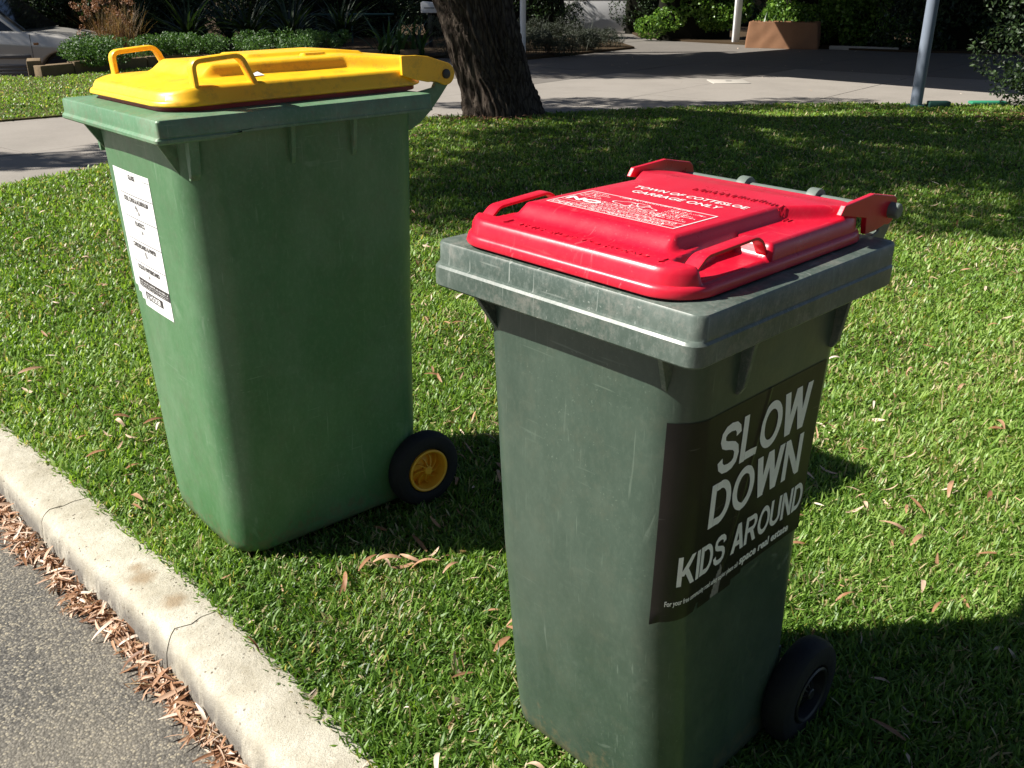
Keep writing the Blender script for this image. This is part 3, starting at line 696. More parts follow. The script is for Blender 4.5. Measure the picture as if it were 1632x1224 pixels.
Y = Bin(x=-0.8086, y=1.9393, yaw=39.59, tx=-0.58, ty=-1.04, H=1.004, T=0.044, T2=0.034, step=0.13, W=0.584, D=0.612, rr=0.009, st=0.005, bowf=0.010,
        keys=[(0.0, 0.074, 0.572, 0.212, 0.068), (0.10, 0.068, 0.578, 0.220, 0.070), (0.55, 0.062, 0.588, 0.242, 0.076), (0.88, 0.058, 0.594, 0.262, 0.074), (0.97, 0.056, 0.595, 0.266, 0.070)],
        m=M['green'], mr=M['green_rim'], mbar=M['green_rim'], mhub=M['wheel_yellow'], gussets=[(0.072, 0.885, 0.019, 0.020, 1), (0.278, 0.893, 0.017, 0.009, 1), (0.420, 0.893, 0.017, 0.009, 1)],
        fb=0.075, hx=0.684, hz=1.034, hy=0.240, wx=0.560, wr=0.099, wy=0.240, wz=0.085, hubk=.58)
R = Bin(x=0.033, y=1.1278, yaw=44.83, tx=0.61, ty=0.47, H=0.898, T=0.064, T2=0.056, step=9, W=0.458, D=0.502, rr=0.020, st=0.007, bowf=0.004,
        keys=[(0.0, 0.122, 0.475, 0.178, 0.058), (0.10, 0.104, 0.478, 0.176, 0.060), (0.40, 0.068, 0.468, 0.174, 0.060), (0.84, 0.052, 0.465, 0.190, 0.055)],
        m=M['dgreen'], mr=M['dgreen_rim'], mbar=M['bolt_green'], mhub=M['black'], gussets=[(0.168, 0.745, 0.020, 0.009, 1), (0.418, 0.745, 0.020, 0.009, 1)],
        fb=0.07, hx=0.545, hz=0.928, hy=0.192, wx=0.482, wr=0.099, wy=0.200, wz=0.074, hubk=.55)
ybin = make_bin(Y, 'larger green bin with a yellow lid and a white recycling sticker on its front', 'wheelie bins standing on the verge')
rbin = make_bin(R, 'smaller dark green bin with a red lid and a black sticker on its side', 'wheelie bins standing on the verge')

# --- yellow lid
def lin(a, b, x): return max(0, min(1, (x - a) / (b - a)))
def hy_(x, y, d):
    ay = abs(y)
    z = 1.052 + 0.008 * ss(0.02, 0.14, d)                                  # gentle dome
    z -= 0.008 * (1 - ss(0.05, 0.12, x))                                   # front droops
    hwp = 0.130 + 0.100 * lin(0.49, 0.64, x)
    k = ss(0.150, 0.195, x) * (1 - ss(hwp, hwp + 0.018, ay))
    z += 0.023 * k
    z += 0.007 * ss(0.30, 0.315, x) * (1 - ss(0.585, 0.60, x)) * (1 - ss(0.066, 0.078, abs(y - 0.03)))
    z += 0.005 * (1 if abs(x - 0.45) < 0.028 and abs(y + 0.070) < 0.010 else 0)
    return z
ylid = lid_mesh(ybin, 'lid', M['yellow'], 0.050, 0.640, 0.242, 0.228, 0.070, 1.012, 1.043, hy_, [(0.004, -0.009, True), (0.0075, 1.0275, False), (0.010, 1.024, False), (0.011, 1.0195, False), (0.008, 1.0172, False), (0.0, 1.0172, False)], 140, 124)
lipr = [rrect(0.048 + a, 0.646 - a, 0.242 - a, 0.230 - a, 0.08, z) for a, z in ((0.008, 1.0065), (0.003, 1.0065), (0.003, 1.0185), (0.008, 1.0185))]
MB().rings(lipr, True, True).build('lid_seal', M['maroon'], ybin)
for sy in (-1, 1):
    P_ = arcpath([(0.113, 1.040), (0.111, 1.096), (0.208, 1.103), (0.234, 1.044)], 0.016)
    MB().rings(strap(P_, 0.0120, 0.0120, 0.0105, sy * 0.224)).build('handle', M['yellow'], ylid, angle=50)
    pts = [(0.57, 1.040), (0.57, 1.0805), (0.61, 1.0795), (0.64, 1.0755), (0.668, 1.0665)] + [(0.686 + 0.024 * cos(a), 1.036 + 0.024 * sin(a)) for a in np.linspace(1.25, -2.2, 16)] + [(0.655, 1.0225), (0.638, 1.0215), (0.60, 1.030)]
    MB().prism([(x - .3, z) for x, z in pts], sy * 0.2345 - .0045, sy * 0.2345 + .0045).build('hinge_arm', M['yellow'], ylid, bevel=.0015, smooth=False)
    MB().tube([(0.686 - .3, sy * .236, 1.036), (0.686 - .3, sy * .2425, 1.036)], 0.0105, 22).build('hinge_pin', M['black'], ybin, bevel=.0015)
# small torn silver sticker beside the raised panel
MB().add([(q[0] - .3, q[1], hy_(q[0], q[1], .08) + .0012) for q in ((0.245, -0.168), (0.285, -0.165), (0.280, -0.142), (0.262, -0.146), (0.250, -0.148))], [(0, 1, 2, 3, 4)]).build('torn_label', M['paper'], ybin, smooth=False)

# --- red lid
RX0, RX1, RHW = 0.022, 0.468, 0.188
def hr_(x, y, d):
    ay = abs(y)
    z = 0.938 + 0.004 * ss(0.02, 0.10, d) 
    hwp = 0.122 + 0.050 * lin(0.325, 0.41, x)
    k = ss(0.062, 0.092, x) * (1 - ss(hwp, hwp + 0.014, ay))
    z += 0.0165 * k
    z -= 0.006 * ss(0.38, 0.46, x) * k
    # handle recess, open to the side
    if ay > 0.135:
        q = ss(0.052, 0.062, x) * (1 - ss(0.200, 0.212, x)) * ss(0.145 - .02 * ss(.06, .2, x), 0.155 - .02 * ss(.06, .2, x), ay); z -= 0.020 * q
    return z
rlid = lid_mesh(rbin, 'lid', M['red'], RX0, RX1, RHW, RHW - .003, 0.048, 0.903, 0.94, hr_, [(0.003, -0.006, True), (0.0045, 0.9165, False), (0.0085, 0.9145, False), (0.0095, 0.911, False), (0.0115, 0.9045, False), (0.0105, 0.9025, False), (0.003, 0.9025, False)], 150, 130, 0.0045)
for sy in (-1, 1):
    P_ = arcpath([(0.050, 0.926), (0.074, 0.9445), (0.178, 0.9495), (0.194, 0.9415), (0.206, 0.923)], 0.008)
    yf = lambda x, s_=sy: s_ * (0.170 + 0.006 * min(1, x / .2))
    MB().rings(strap(P_, 0.0105, 0.0075, 0.005, yf)).build('handle', M['red'], rlid, angle=50)
    pts = [(0.385, 0.945), (0.395, 0.958), (0.455, 0.961), (0.480, 0.9625)] + [(0.542 + 0.022 * cos(a), 0.930 + 0.022 * sin(a)) for a in np.linspace(1.1, -2.0, 12)] + [(0.50, 0.905), (0.47, 0.905), (0.465, 0.930)]
    MB().prism([(x - .3, z) for x, z in pts], sy * 0.1835 - .004, sy * 0.1835 + .004).build('hinge_arm', M['red'], rlid, bevel=.0012, smooth=False)
    MB().lathe([(0.0005, sy * .0150), (0.0095, sy * .0150), (0.0112, sy * .0135), (0.0118, sy * 0.008), (0.012, 0.0), (0.0005, 0.0)], 24, 'y', (0.542 - .3, sy * .187, 0.930)).build('hinge_bolt', M['bolt_green'], rbin)

# lettering on the red lid: printed flat, moulded notes raised
def lidmap(cx, cy, dz):     # text x -> across (near side), text y -> to the back
    def fn(x, y, z): 
        X = cx + y; Yv = -(cy + x); d = min(X - RX0, RX1 - X, RHW - abs(Yv))
        return (X - .3, Yv, hr_(X, Yv, d) + dz + z)
    return fn
mb = MB()
V_, F_ = text_mesh('TOWN OF COTTESLOE', 0.0215, 0.0002, 0, 0, 'CENTER'); wd = max(p[0] for p in V_) - min(p[0] for p in V_); V_ = [(p[0] * 0.190 / wd, p[1], p[2]) for p in V_]
place(V_, F_, lidmap(0.268, 0.012, 0.0006), mb)
V_, F_ = text_mesh('GARBAGE ONLY', 0.0215, 0.0002, 0, 0, 'CENTER'); wd = max(p[0] for p in V_) - min(p[0] for p in V_); V_ = [(p[0] * 0.148 / wd, p[1], p[2]) for p in V_]
place(V_, F_, lidmap(0.240, 0.008, 0.0006), mb)
def quad(mb_, fn, x0, x1, y0, y1, nx=1):
    for i in range(nx):
        a = x0 + (x1 - x0) * i / nx; c = x0 + (x1 - x0) * (i + 1) / nx
        mb_.add([fn(a, y0, 0), fn(c, y0, 0), fn(c, y1, 0), fn(a, y1, 0)], [(0, 1, 2, 3)])
fx = lidmap(0.108, 0.0, 0.0006)      # box 0.215 wide, 0.105 deep
BX, BY = 0.107, 0.098
for a in ((-BX, BX, 0, .0018), (-BX, BX, BY - .0018, BY), (-BX, -BX + .0018, 0, BY), (BX - .0018, BX, 0, BY), (-BX, BX, .012, .0128), (-BX, BX, .028, .0288)): quad(mb, fx, *a)
V_, F_ = text_mesh('NO', 0.0235, 0.0011); place([(p[0] * 1.5 - BX + .005, p[1] + .0335, p[2]) for p in V_], F_, fx, mb)
def scribble(mb_, fn, x0, x1, y0, h, seed, gap=0.0016):
    r_ = random.Random(seed); x = x0                     # small print too fine to read: short strokes
    while x < x1:
        wl = r_.uniform(.004, .012); e = min(x + wl, x1); xx = x
        while xx < e:
            k = r_.uniform(.35, 1.0); quad(mb_, fn, xx, xx + h * .22, y0, y0 + h * k); 
            if r_.random() < .6: quad(mb_, fn, xx, min(xx + h * .6, e), y0 + h * r_.choice((0, .45, .8)), y0 + h * r_.choice((0, .45, .8)) + h * .2)
            xx += h * .75
        x = e + gap * 1.4
for i, y_ in enumerate((0.0018, 0.0068)): scribble(mb, fx, -BX + .006, BX - .02, y_ + .001, .0044, i)
for i, y_ in enumerate((0.0145, 0.0185, .0225)): scribble(mb, fx, -BX + .045 if i else -BX + .006, BX - .012, y_, .0032, 10 + i)
for i in range(5): scribble(mb, fx, -BX + .045, BX - .05, .031 + i * .0048, .0034, 20 + i)
for i in range(7): scribble(mb, fx, .045, BX - .008 - (i % 3) * .01, .036 + i * .0072, .0040, 30 + i)
for i in range(4): scribble(mb, fx, -BX + .008, -BX + .050 - (i % 2) * .01, .060 + i * .0085, .0044, 40 + i)
scribble(mb, fx, -.05, .07, .089, .0052, 50)
for (cx_, cy_, rx_, ry_) in ((-.022, .066, .016, .011), (.002, .074, .010, .007), (.020, .062, .012, .008), (-.002, .059, .007, .005)):      # small outline drawings
    n_ = 22; rr_ = random.Random(int(cx_ * 1000)); rad = [1 + .28 * sin(3 * k * 2 * pi / n_ + cx_ * 90) + rr_.uniform(-.08, .08) for k in range(n_)]
    for k in range(n_):
        a, c = 2 * pi * k / n_, 2 * pi * (k + 1) / n_; r0, r1 = rad[k], rad[(k + 1) % n_]; o_ = 1 - .0014 / rx_ * 1.3
        mb.add([fx(cx_ + rx_ * r0 * cos(a), cy_ + ry_ * r0 * sin(a), 0), fx(cx_ + rx_ * r1 * cos(c), cy_ + ry_ * r1 * sin(c), 0), fx(cx_ + rx_ * r1 * o_ * cos(c), cy_ + ry_ * r1 * o_ * sin(c), 0), fx(cx_ + rx_ * r0 * o_ * cos(a), cy_ + ry_ * r0 * o_ * sin(a), 0)], [(0, 1, 2, 3)])
prop(mb.build('printed_lettering', M['white_print'], rlid, smooth=False, recalc=False), 'white printed words and a ruled notice box on the red lid')
mb = MB(); V_, F_ = text_mesh('THIS SIDE TO ROAD', 0.0145, 0.0, 0, 0.0007, 'CENTER'); wd = max(p[0] for p in V_) - min(p[0] for p in V_)
place([(p[0] * 0.218 / wd, p[1], p[2]) for p in V_], F_, lidmap(0.0385, 0.012, 0.0004), mb)
fa = lidmap(0.0, 0, 0.0004)
for xx in (-.115, .142):
    v = [fa(xx + a, .040 + c, h_) for h_ in (0, .0012) for a, c in ((-.0012, .012), (.0012, .012), (.0012, 0), (.004, 0.001), (0, -.006), (-.004, .001), (-.0012, 0))]
    mb.add(v, [tuple(range(7)), tuple(range(13, 6, -1))] + [(k, (k + 1) % 7, (k + 1) % 7 + 7, k + 7) for k in range(7)])
prop(mb.build('moulded_lettering', M['red'], rlid, smooth=False), 'raised moulded words along the front of the red lid')
mb = MB()                     # worn moulded mark behind the print, unreadable in the photo: short ribs
rr_ = random.Random(4); f_ = lidmap(0.318, 0.045, 0.0003)
for k in range(15):
    x_ = -.058 + k * .0105 * (1 if k < 9 else 1.02); h_ = .013
    for part in range(2):
        x2 = x_ + part * .0045; y2 = rr_.choice((0, .004)); hh = rr_.choice((h_, h_, h_ * .6))
        v = [f_(a, c, z_) for z_ in (0, .0013) for a, c in ((x2, y2), (x2 + .0013, y2), (x2 + .0013, y2 + hh), (x2, y2 + hh))]
        mb.add(v, [(0, 3, 2, 1), (4, 5, 6, 7), (0, 1, 5, 4), (1, 2, 6, 5), (2, 3, 7, 6), (3, 0, 4, 7)])
mb.build('moulded_mark', M['red'], rlid, smooth=False)

# --- black sticker round the near side of the red bin
def sticker_mat():
    m, n, l, b = mat('black_sticker'); v = tc(n)
    a = noise_node(n, l, 6, 6, 0.7, v)
    c = mix(n, l, ramp(n, l, a.outputs[0], [(0.4, g3(0)), (0.75, g3(1))]).outputs[0], (0.007, 0.0065, 0.0065), (0.017, 0.013, 0.012))
    s_ = noise_node(n, l, 1, 3, 0.5, mapping(n, l, v, (10, 10, 120), (0.3, 0.6, 0.1)), 0.5)
    c = mix(n, l, ramp(n, l, s_.outputs[0], [(0.70, g3(0)), (0.74, g3(0.25))]).outputs[0], c, (0.2, 0.19, 0.18))
    l.new(c, b.inputs['Base Color']); b.inputs['Roughness'].default_value = 0.42; b.inputs['Specular IOR Level'].default_value = 0.35
    bump(n, l, noise_node(n, l, 18, 4, 0.6, v).outputs[0], 0.15, 0.003, b); return m
M['black_sticker'] = sticker_mat()
STK = dict(d0=-0.062, d1=0.300, z0=0.408, z1=0.727)
def stk(d, z, off):
    wr = .0007 * noise.noise(Vector((d * 22, z * 14, 1))) + .0016 * max(0, noise.noise(Vector((d * 9 + z * 16, z * 3, 7))) - .25) + .0016 * max(0, 1 - abs(d - .1 - (z - .55) * .25) / .006)
    lift = .007 * max(0, 1 - (d + .062) / .012) * max(0, 1 - (z - .408) / .02)
    return R.side(z, d, off + max(0, wr) + lift)
nx, nz = 150, 130; V = []; F = []
for i in range(nx + 1):
    for j in range(nz + 1):
        d = STK['d0'] + (STK['d1'] - STK['d0']) * i / nx; z = STK['z0'] + (STK['z1'] - STK['z0']) * j / nz
        V.append(stk(d, z, 0.0008))
for i in range(nx):
    for j in range(nz):
        d = STK['d0'] + (STK['d1'] - STK['d0']) * (i + .5) / nx; z = STK['z0'] + (STK['z1'] - STK['z0']) * (j + .5) / nz; zr = (z - STK['z0']) * 1000; dr = d * 1000
        cut = (zr < 46 - abs(dr - 58) * 0 and 50 + zr * .30 < dr < 72 + zr * .05) or (zr < 12 and 10 + zr * .5 < dr < 21)   # torn wedges
        cut = cut or (zr < 16 and dr > 130) or (zr < 9 and 105 < dr)
        if not cut: F.append((i * (nz + 1) + j, (i + 1) * (nz + 1) + j, (i + 1) * (nz + 1) + j + 1, i * (nz + 1) + j + 1))
stick = MB().add(V, F).build('sticker', M['black_sticker'], rbin, angle=60, recalc=False)
prop(stick, 'black sticker with grey capital letters, torn along its lower edge')
mb = MB()
def line(txt, size, bold, d0, d1, z, h=None, shear=0.0):
    V_, F_ = text_mesh(txt, size, bold); a = min(p[0] for p in V_); e = max(p[0] for p in V_); hh = max(p[1] for p in V_) - (min(p[1] for p in V_) if h else 0)
    k = (d1 - d0) / (e - a); ky = (h / hh) if h else 1
    place([(d0 + (p[0] - a) * k + shear * p[1], z + p[1] * ky, 0) for p in V_], F_, lambda x, y, q: stk(x, y, 0.0014), mb)
def arcp(cx, cy, rx, ry, a0, a1, n=14): return [(cx + rx * cos(a0 + (a1 - a0) * i / n), cy + ry * sin(a0 + (a1 - a0) * i / n)) for i in range(n + 1)]
T_ = .215; h_ = T_ / 2
def glyph(c):
    """bold upright capitals as centre lines with a half stroke h_; returns advance width and strokes (points, closed)"""
    if c == 'L': return .72, [([(h_, 0), (h_, 1)], 0), ([(T_, h_), (.70, h_)], 0)]
    if c == 'I': return .215, [([(h_, 0), (h_, 1)], 0)]
    if c == 'O': return .98, [(arcp(.49, .5, .395, .42, 0, 2 * pi, 36)[:-1], 1)]
    if c == 'D': return .90, [([(h_, 0), (h_, 1)], 0), ([(T_, 1 - h_ * .85), (.38, 1 - h_ * .85)] + arcp(.40, .5, .40, .42, pi / 2, -pi / 2, 18) + [(.38, h_ * .85), (T_, h_ * .85)], 0)]
    if c == 'N': return .90, [([(h_, 0), (h_, 1)], 0), ([(.90 - h_, 0), (.90 - h_, 1)], 0), ([(h_ + .01, .97), (.89 - h_, .03)], 2)]
    if c == 'W': return 1.30, [([(.10, 1), (.335, 0)], 2), ([(.335, 0), (.65, 1)], 2), ([(.65, 1), (.965, 0)], 2), ([(.965, 0), (1.20, 1)], 2)]
    if c == 'K': return .92, [([(h_, 0), (h_, 1)], 0), ([(T_ - .02, .34), (.78, 1)], 2), ([(.40, .56), (.80, 0)], 2)]
    if c == 'A': return .96, [([(.11, 0), (.48, 1)], 2), ([(.85, 0), (.48, 1)], 2), ([(.25, .29), (.71, .29)], 0)]
    if c == 'R': return .92, [([(h_, 0), (h_, 1)], 0), ([(T_, 1 - h_ * .85), (.52, 1 - h_ * .85)] + arcp(.54, .70, .24, .22, pi / 2, -pi / 2, 14) + [(.52, .48), (T_, .48)], 0), ([(.50, .44), (.80, 0)], 2)]
    if c == 'U': return .90, [([(h_, 1), (h_, .36)] + arcp(.45, .36, .355, .28, pi, 2 * pi, 16) + [(.90 - h_, .36), (.90 - h_, 1)], 0)]
    if c == 'S': return .86, [([(.775, .70), (.74, .82), (.63, .90), (.43, .925), (.25, .90), (.14, .82), (.125, .72), (.17, .63), (.30, .575), (.45, .54), (.62, .49), (.73, .41), (.765, .29), (.72, .16), (.60, .09), (.43, .07), (.25, .09), (.13, .17), (.085, .31)], 0)]
    return .34, []
def big(txt, d0, d1, z, H):
    tot = sum(glyph(c)[0] + .085 for c in txt) - .085; k = (d1 - d0) / tot; X = 0; q = 0
    for c in txt:
        adv, strokes = glyph(c)
        for pts, mode in strokes:
            q += 1; P = [Vector((x, y)) for x, y in pts]
            if len(P) > 2 and mode == 0 and c == 'S': pass
            if mode != 1:                       # refine long runs so the strokes follow the body
                P2 = [P[0]]
                for a_, b_ in zip(P, P[1:]):
                    m_ = max(1, int((b_ - a_).length / .2)); P2 += [a_.lerp(b_, (i + 1) / m_) for i in range(m_)]
                P = P2
            n_ = len(P); Lr = []; off_ = .0012 + .00012 * (q % 5)
            for i, p in enumerate(P):
                a_ = P[(i - 1) % n_] if (mode == 1 or i) else p; b_ = P[(i + 1) % n_] if (mode == 1 or i < n_ - 1) else p
                t = (b_ - a_).normalized(); nn = Vector((-t.y, t.x))
                if mode == 2: hw_ = h_ * 1.08; Lr.append((Vector((p.x - hw_ * 1.1, p.y)), Vector((p.x + hw_ * 1.1, p.y))))     # slanted: cut level
                else: w_ = h_ * (1 - .18 * abs(nn.y)); Lr.append((p + nn * w_, p - nn * w_))
            base = [stk(d0 + (X + v.x) * k, z + v.y * H, off_) for pr in Lr for v in pr]
            F_ = [(2 * i, 2 * i + 1, (2 * i + 3) % (2 * n_), (2 * i + 2) % (2 * n_)) for i in range(n_ if mode == 1 else n_ - 1)]
            mb.add(base, F_)
        X += adv + .085
big('SLOW', 0.028, 0.266, 0.628, 0.074)
big('DOWN', 0.022, 0.264, 0.545, 0.071)
big('KIDS AROUND', -0.030, 0.294, 0.468, 0.050)
line('For your free community road safety sticker please call', 0.0125, 0.0003, -0.044, 0.118, 0.436)
line('space real estate', 0.021, 0.0008, 0.122, 0.262, 0.437)
M['grey_print'] = simple('grey_vinyl_print', (0.86, 0.86, 0.83), 0.5, 0, 0.15, 60)
mb.build('sticker_lettering', M['grey_print'], stick, smooth=False, recalc=False)
# --- paper residue in the torn wedges
V = [stk(d, z, 0.0006) for d, z in ((.050, .410), (.072, .410), (.0745, .453), (.0665, .469), (.064, .453))]
MB().add(V, [(0, 1, 2, 3, 4)]).build('torn_backing', simple('torn_backing', (0.22, 0.21, 0.19), 0.8, 0, 0.5, 160), rbin, smooth=False, recalc=False)

# --- white recycling sticker on the front of the yellow-lid bin; coordinates: a across (near side positive), z up
def yf_(a, z, off=0.0008):
    x0, x1, hw, r = Y.sec(z); y = -a
    if abs(a) <= hw - r: x = x0
    else:
        q = min(1, (abs(a) - (hw - r)) / r); x = x0 + r * (1 - math.sqrt(1 - q * q))
    return Vector((Y.bow(x, y, x0, hw, z) - .3 - off, y, z))
YS = dict(a0=-0.158, a1=0.068, z0=0.554, z1=0.866)
nx, nz = 12, 24; V = []; F = []
for i in range(nx + 1):
    for j in range(nz + 1): V.append(yf_(YS['a0'] + (YS['a1'] - YS['a0']) * i / nx, YS['z0'] + (YS['z1'] - YS['z0']) * j / nz))
for i in range(nx):
    for j in range(nz):
        if j * 1.0 < 3 - i: continue
        F.append((i * (nz + 1) + j, i * (nz + 1) + j + 1, (i + 1) * (nz + 1) + j + 1, (i + 1) * (nz + 1) + j))
ystick = prop(MB().add(V, F).build('sticker', M['paper'], ybin, angle=60, recalc=False), 'white sticker with ruled panels naming what may be recycled')
mb = MB()
def yq(x0, x1, z0, z1, off=.0015, mb_=None):
    mb_ = mb_ or mb; n_ = 6
    for i in range(n_):
        a = x0 + (x1 - x0) * i / n_; c = x0 + (x1 - x0) * (i + 1) / n_
        mb_.add([yf_(a, z0, off), yf_(c, z0, off), yf_(c, z1, off), yf_(a, z1, off)], [(0, 3, 2, 1)])
def yt(txt, size, cx, z, wmax, bold=.0002, mb_=None, off=.0015):
    V_, F_ = text_mesh(txt, size, bold, 0, 0, 'CENTER'); wd = max(p[0] for p in V_) - min(p[0] for p in V_); k = min(1, wmax / wd)
    place([(p[0] * k, p[1], 0) for p in V_], [tuple(reversed(f)) for f in F_], lambda x, y, q: yf_(cx + x, z + y, off), mb_ or mb)
ca = (YS['a0'] + YS['a1']) / 2 + .008; zt = YS['z1']
for k, t in enumerate(('GLASS', 'STEEL CANS & ALUMINIUM', 'PLASTICS', 'CARDBOARD & PAPER', 'LIQUID PAPERBOARD')):
    z = zt - .0005 - (k * 0.0515 if k else 0.001) ; yt(t, 0.0140, ca, z - .0160, 0.150, .0005)
    if k: yq(YS['a0'] + .030, YS['a1'] - .0005, z - .0008, z + .0006)
yq(YS['a1'] - .036, YS['a1'] - .002, zt - .0128, zt - .0118)
for z, cx in ((.785, .002), (.777, .010), (.790, -.004), (.735, .010), (.688, .004), (.681, .008), (.632, .0)):     # little pictures of cans, bottles and cartons
    for i in range(3): yq(ca + cx + (-.006 + i * .004), ca + cx + (-.0042 + i * .004), z - .005 + i * .001, z + .005 - i * .001)
yq(ca - .080, YS['a1'] - .0008, zt - .268, zt - .247); yq(ca - .050, ca + .056, zt - .293, zt - .275)
mb.build('sticker_print', M['ink'], ystick, smooth=False, recalc=False)['kind'] = 'stuff'
mb = MB(); yt('LJ HOOKER', 0.0165, ca + .003, zt - .2895, 0.092, .0005, mb, .0022)
for i, z in enumerate((zt - .2555, zt - .2605, zt - .2655)):
    mm = MB(); scribble(mm, lambda x, y, q: yf_(x, y, .0022), ca - .074, YS['a1'] - .006, z, .0042 if i == 0 else .0026, 60 + i)
    mb.add(mm.v, [tuple(reversed(f)) for f in mm.f])
mb.build('reversed_lettering', M['paper'], ystick, smooth=False, recalc=False)

# ------------------------------------------------------------------ lawn grass
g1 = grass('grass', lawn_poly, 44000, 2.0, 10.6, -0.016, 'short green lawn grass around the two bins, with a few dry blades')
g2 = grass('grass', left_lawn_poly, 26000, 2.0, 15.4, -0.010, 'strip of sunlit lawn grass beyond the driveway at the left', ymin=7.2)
print('blades', g1, g2)

# ------------------------------------------------------------------ fallen leaves
def leaf_strip(L, W, curl, tw, n=7, cup=0.25):
    V = []; F = []
    for i in range(n + 1):
        t = i / n; ww = W * (math.sin(pi * min(1, t * 0.9 + 0.06)) ** 0.75) * 0.5 + 0.0002; a = curl * (t - .5)
        x = L * (t - .5); z = curl * L * 0.22 * (1 - 4 * (t - .5) ** 2); yb = tw * L * 0.12 * math.sin(pi * t); r_ = tw * (t - .5)
        for s_ in (-1, 0, 1): V.append((x, yb + s_ * ww * cos(r_), z + s_ * ww * sin(r_) + (abs(s_)) * ww * cup))
        if i:
            b_ = (i - 1) * 3; F += [(b_, b_ + 1, b_ + 4, b_ + 3), (b_ + 1, b_ + 2, b_ + 5, b_ + 4)]
    return V, F
leaf_meshes = []
for k in range(10):
    V_, F_ = leaf_strip(random.uniform(.045, .085), random.uniform(.008, .014), random.uniform(-1, 1.2), random.uniform(-.8, .8))
    me = bpy.data.meshes.new('fallen_leaf'); me.from_pydata(V_, [], F_); me.materials.append(M['dry_leaf'])
    at = me.attributes.new('tint', 'FLOAT', 'POINT'); base = random.choice((.35, .5, .6, .75, .9)); at.data.foreach_set('value', [min(1, max(0, base + random.uniform(-.06, .06))) for _ in V_])
    me.polygons.foreach_set('use_smooth', [True] * len(me.polygons)); leaf_meshes.append(me)
def ok_spot(x, y, poly):
    if not in_poly(np.array([[x, y]]), poly)[0]: return False
    for (cx, cy, yaw, a, b) in BINS:
        dx, dy = x - cx, y - cy
        if abs(dx * cos(yaw) + dy * sin(yaw)) < a + .08 and abs(-dx * sin(yaw) + dy * cos(yaw)) < b + .08: return False
    return True
cnt = 0; rl = random.Random(11)
SHORT = ['curled dry leaf at the front edge of the big bin shadow near the kerb', 'dry leaf touching the curled one at the edge of the big bin shadow', 'third leaf of the row along the lower edge of the big bin shadow', 'dry leaf just inside the shadow beneath the yellow lid bin', 'pale leaf at the right end of the row below the big bin shadow']
def leaf_label(o, k):
    """colour, state of light and the nearest landmark"""
    if k < len(SHORT): return SHORT[k]
    x, y, _ = o.location; tone = TONE[o.data.name]
    size = 'short' if o.scale[0] * SIZE[o.data.name] < .045 else ('long' if o.scale[0] * SIZE[o.data.name] > .062 else 'narrow')
    if x < -0.62 and y < 3.2: w_ = 'between the kerb and the big green bin'
    elif x < -0.9: w_ = 'between the big green bin and the driveway'
    elif x < 0.1 and y < 1.9: w_ = 'between the kerb and the red lid bin'
    elif x < 0.35 and y < 3.6: w_ = 'on the lawn seen between the two bins'
    elif y > 4.7: w_ = 'on the shaded lawn near the tree' if x < 1.2 else 'on shaded lawn towards the grey post'
    elif y < 1.6: w_ = 'in the shadow beside the small bin wheel'
    elif y < 2.6: w_ = 'on sunny lawn right of the black sticker'
    else: w_ = 'on the sunny lawn right of the red lid'
    return '%s %s dry leaf %s' % (size, tone, w_)
TONE = {}; SIZE = {}
for me in leaf_meshes:
    t_ = me.attributes['tint'].data[0].value; TONE[me.name] = 'rusty brown' if t_ < .45 else ('tan' if t_ < .66 else ('pinkish' if t_ < .82 else 'pale straw'))
    SIZE[me.name] = max(v.co.x for v in me.vertices) - min(v.co.x for v in me.vertices)
# leaves the photo shows singly: (x, y, heading, mesh, scale)
SPOTS = [(-0.29, 1.79, 2.3), (-0.245, 1.80, .4), (-0.20, 1.795, .2), (-0.33, 1.80, 1.1), (-.14, 1.78, .7), (.66, 1.97, -.7), (.70, 2.0, .1), (.78, 2.2, 2.6), (.86, 2.24, 2.5), (.99, 2.15, .1), (.86, 2.03, .15), (.67, 1.88, -.1), (.72, 1.67, .3), (.66, 2.3, .9), (-.95, 2.05, 2.4), (-.02, 1.52, .8), (-.1, 1.45, 2)]
while cnt < 210:
    if cnt < len(SPOTS): x, y, hd = SPOTS[cnt]
    else:
        y = rl.uniform(1.15, 1.0 + rl.choice((1.6, 3.5, 6))); x = rl.uniform(-.60 * y, .60 * y); hd = rl.uniform(0, pi)
        if not ok_spot(x, y, lawn_poly): continue
        if y < 1.75 and rl.random() < .5: continue
    o = bpy.data.objects.new('fallen_leaf', rl.choice(leaf_meshes)); COL.objects.link(o)
    o.location = (x, y, rl.uniform(.010, .019)); o.rotation_euler = (rl.uniform(-.45, .45), rl.uniform(-.3, .3), hd); s_ = rl.uniform(.6, 1.1); o.scale = (s_, s_, s_)
    prop(o, leaf_label(o, cnt), 'leaf', 'dry leaves scattered on the lawn'); cnt += 1
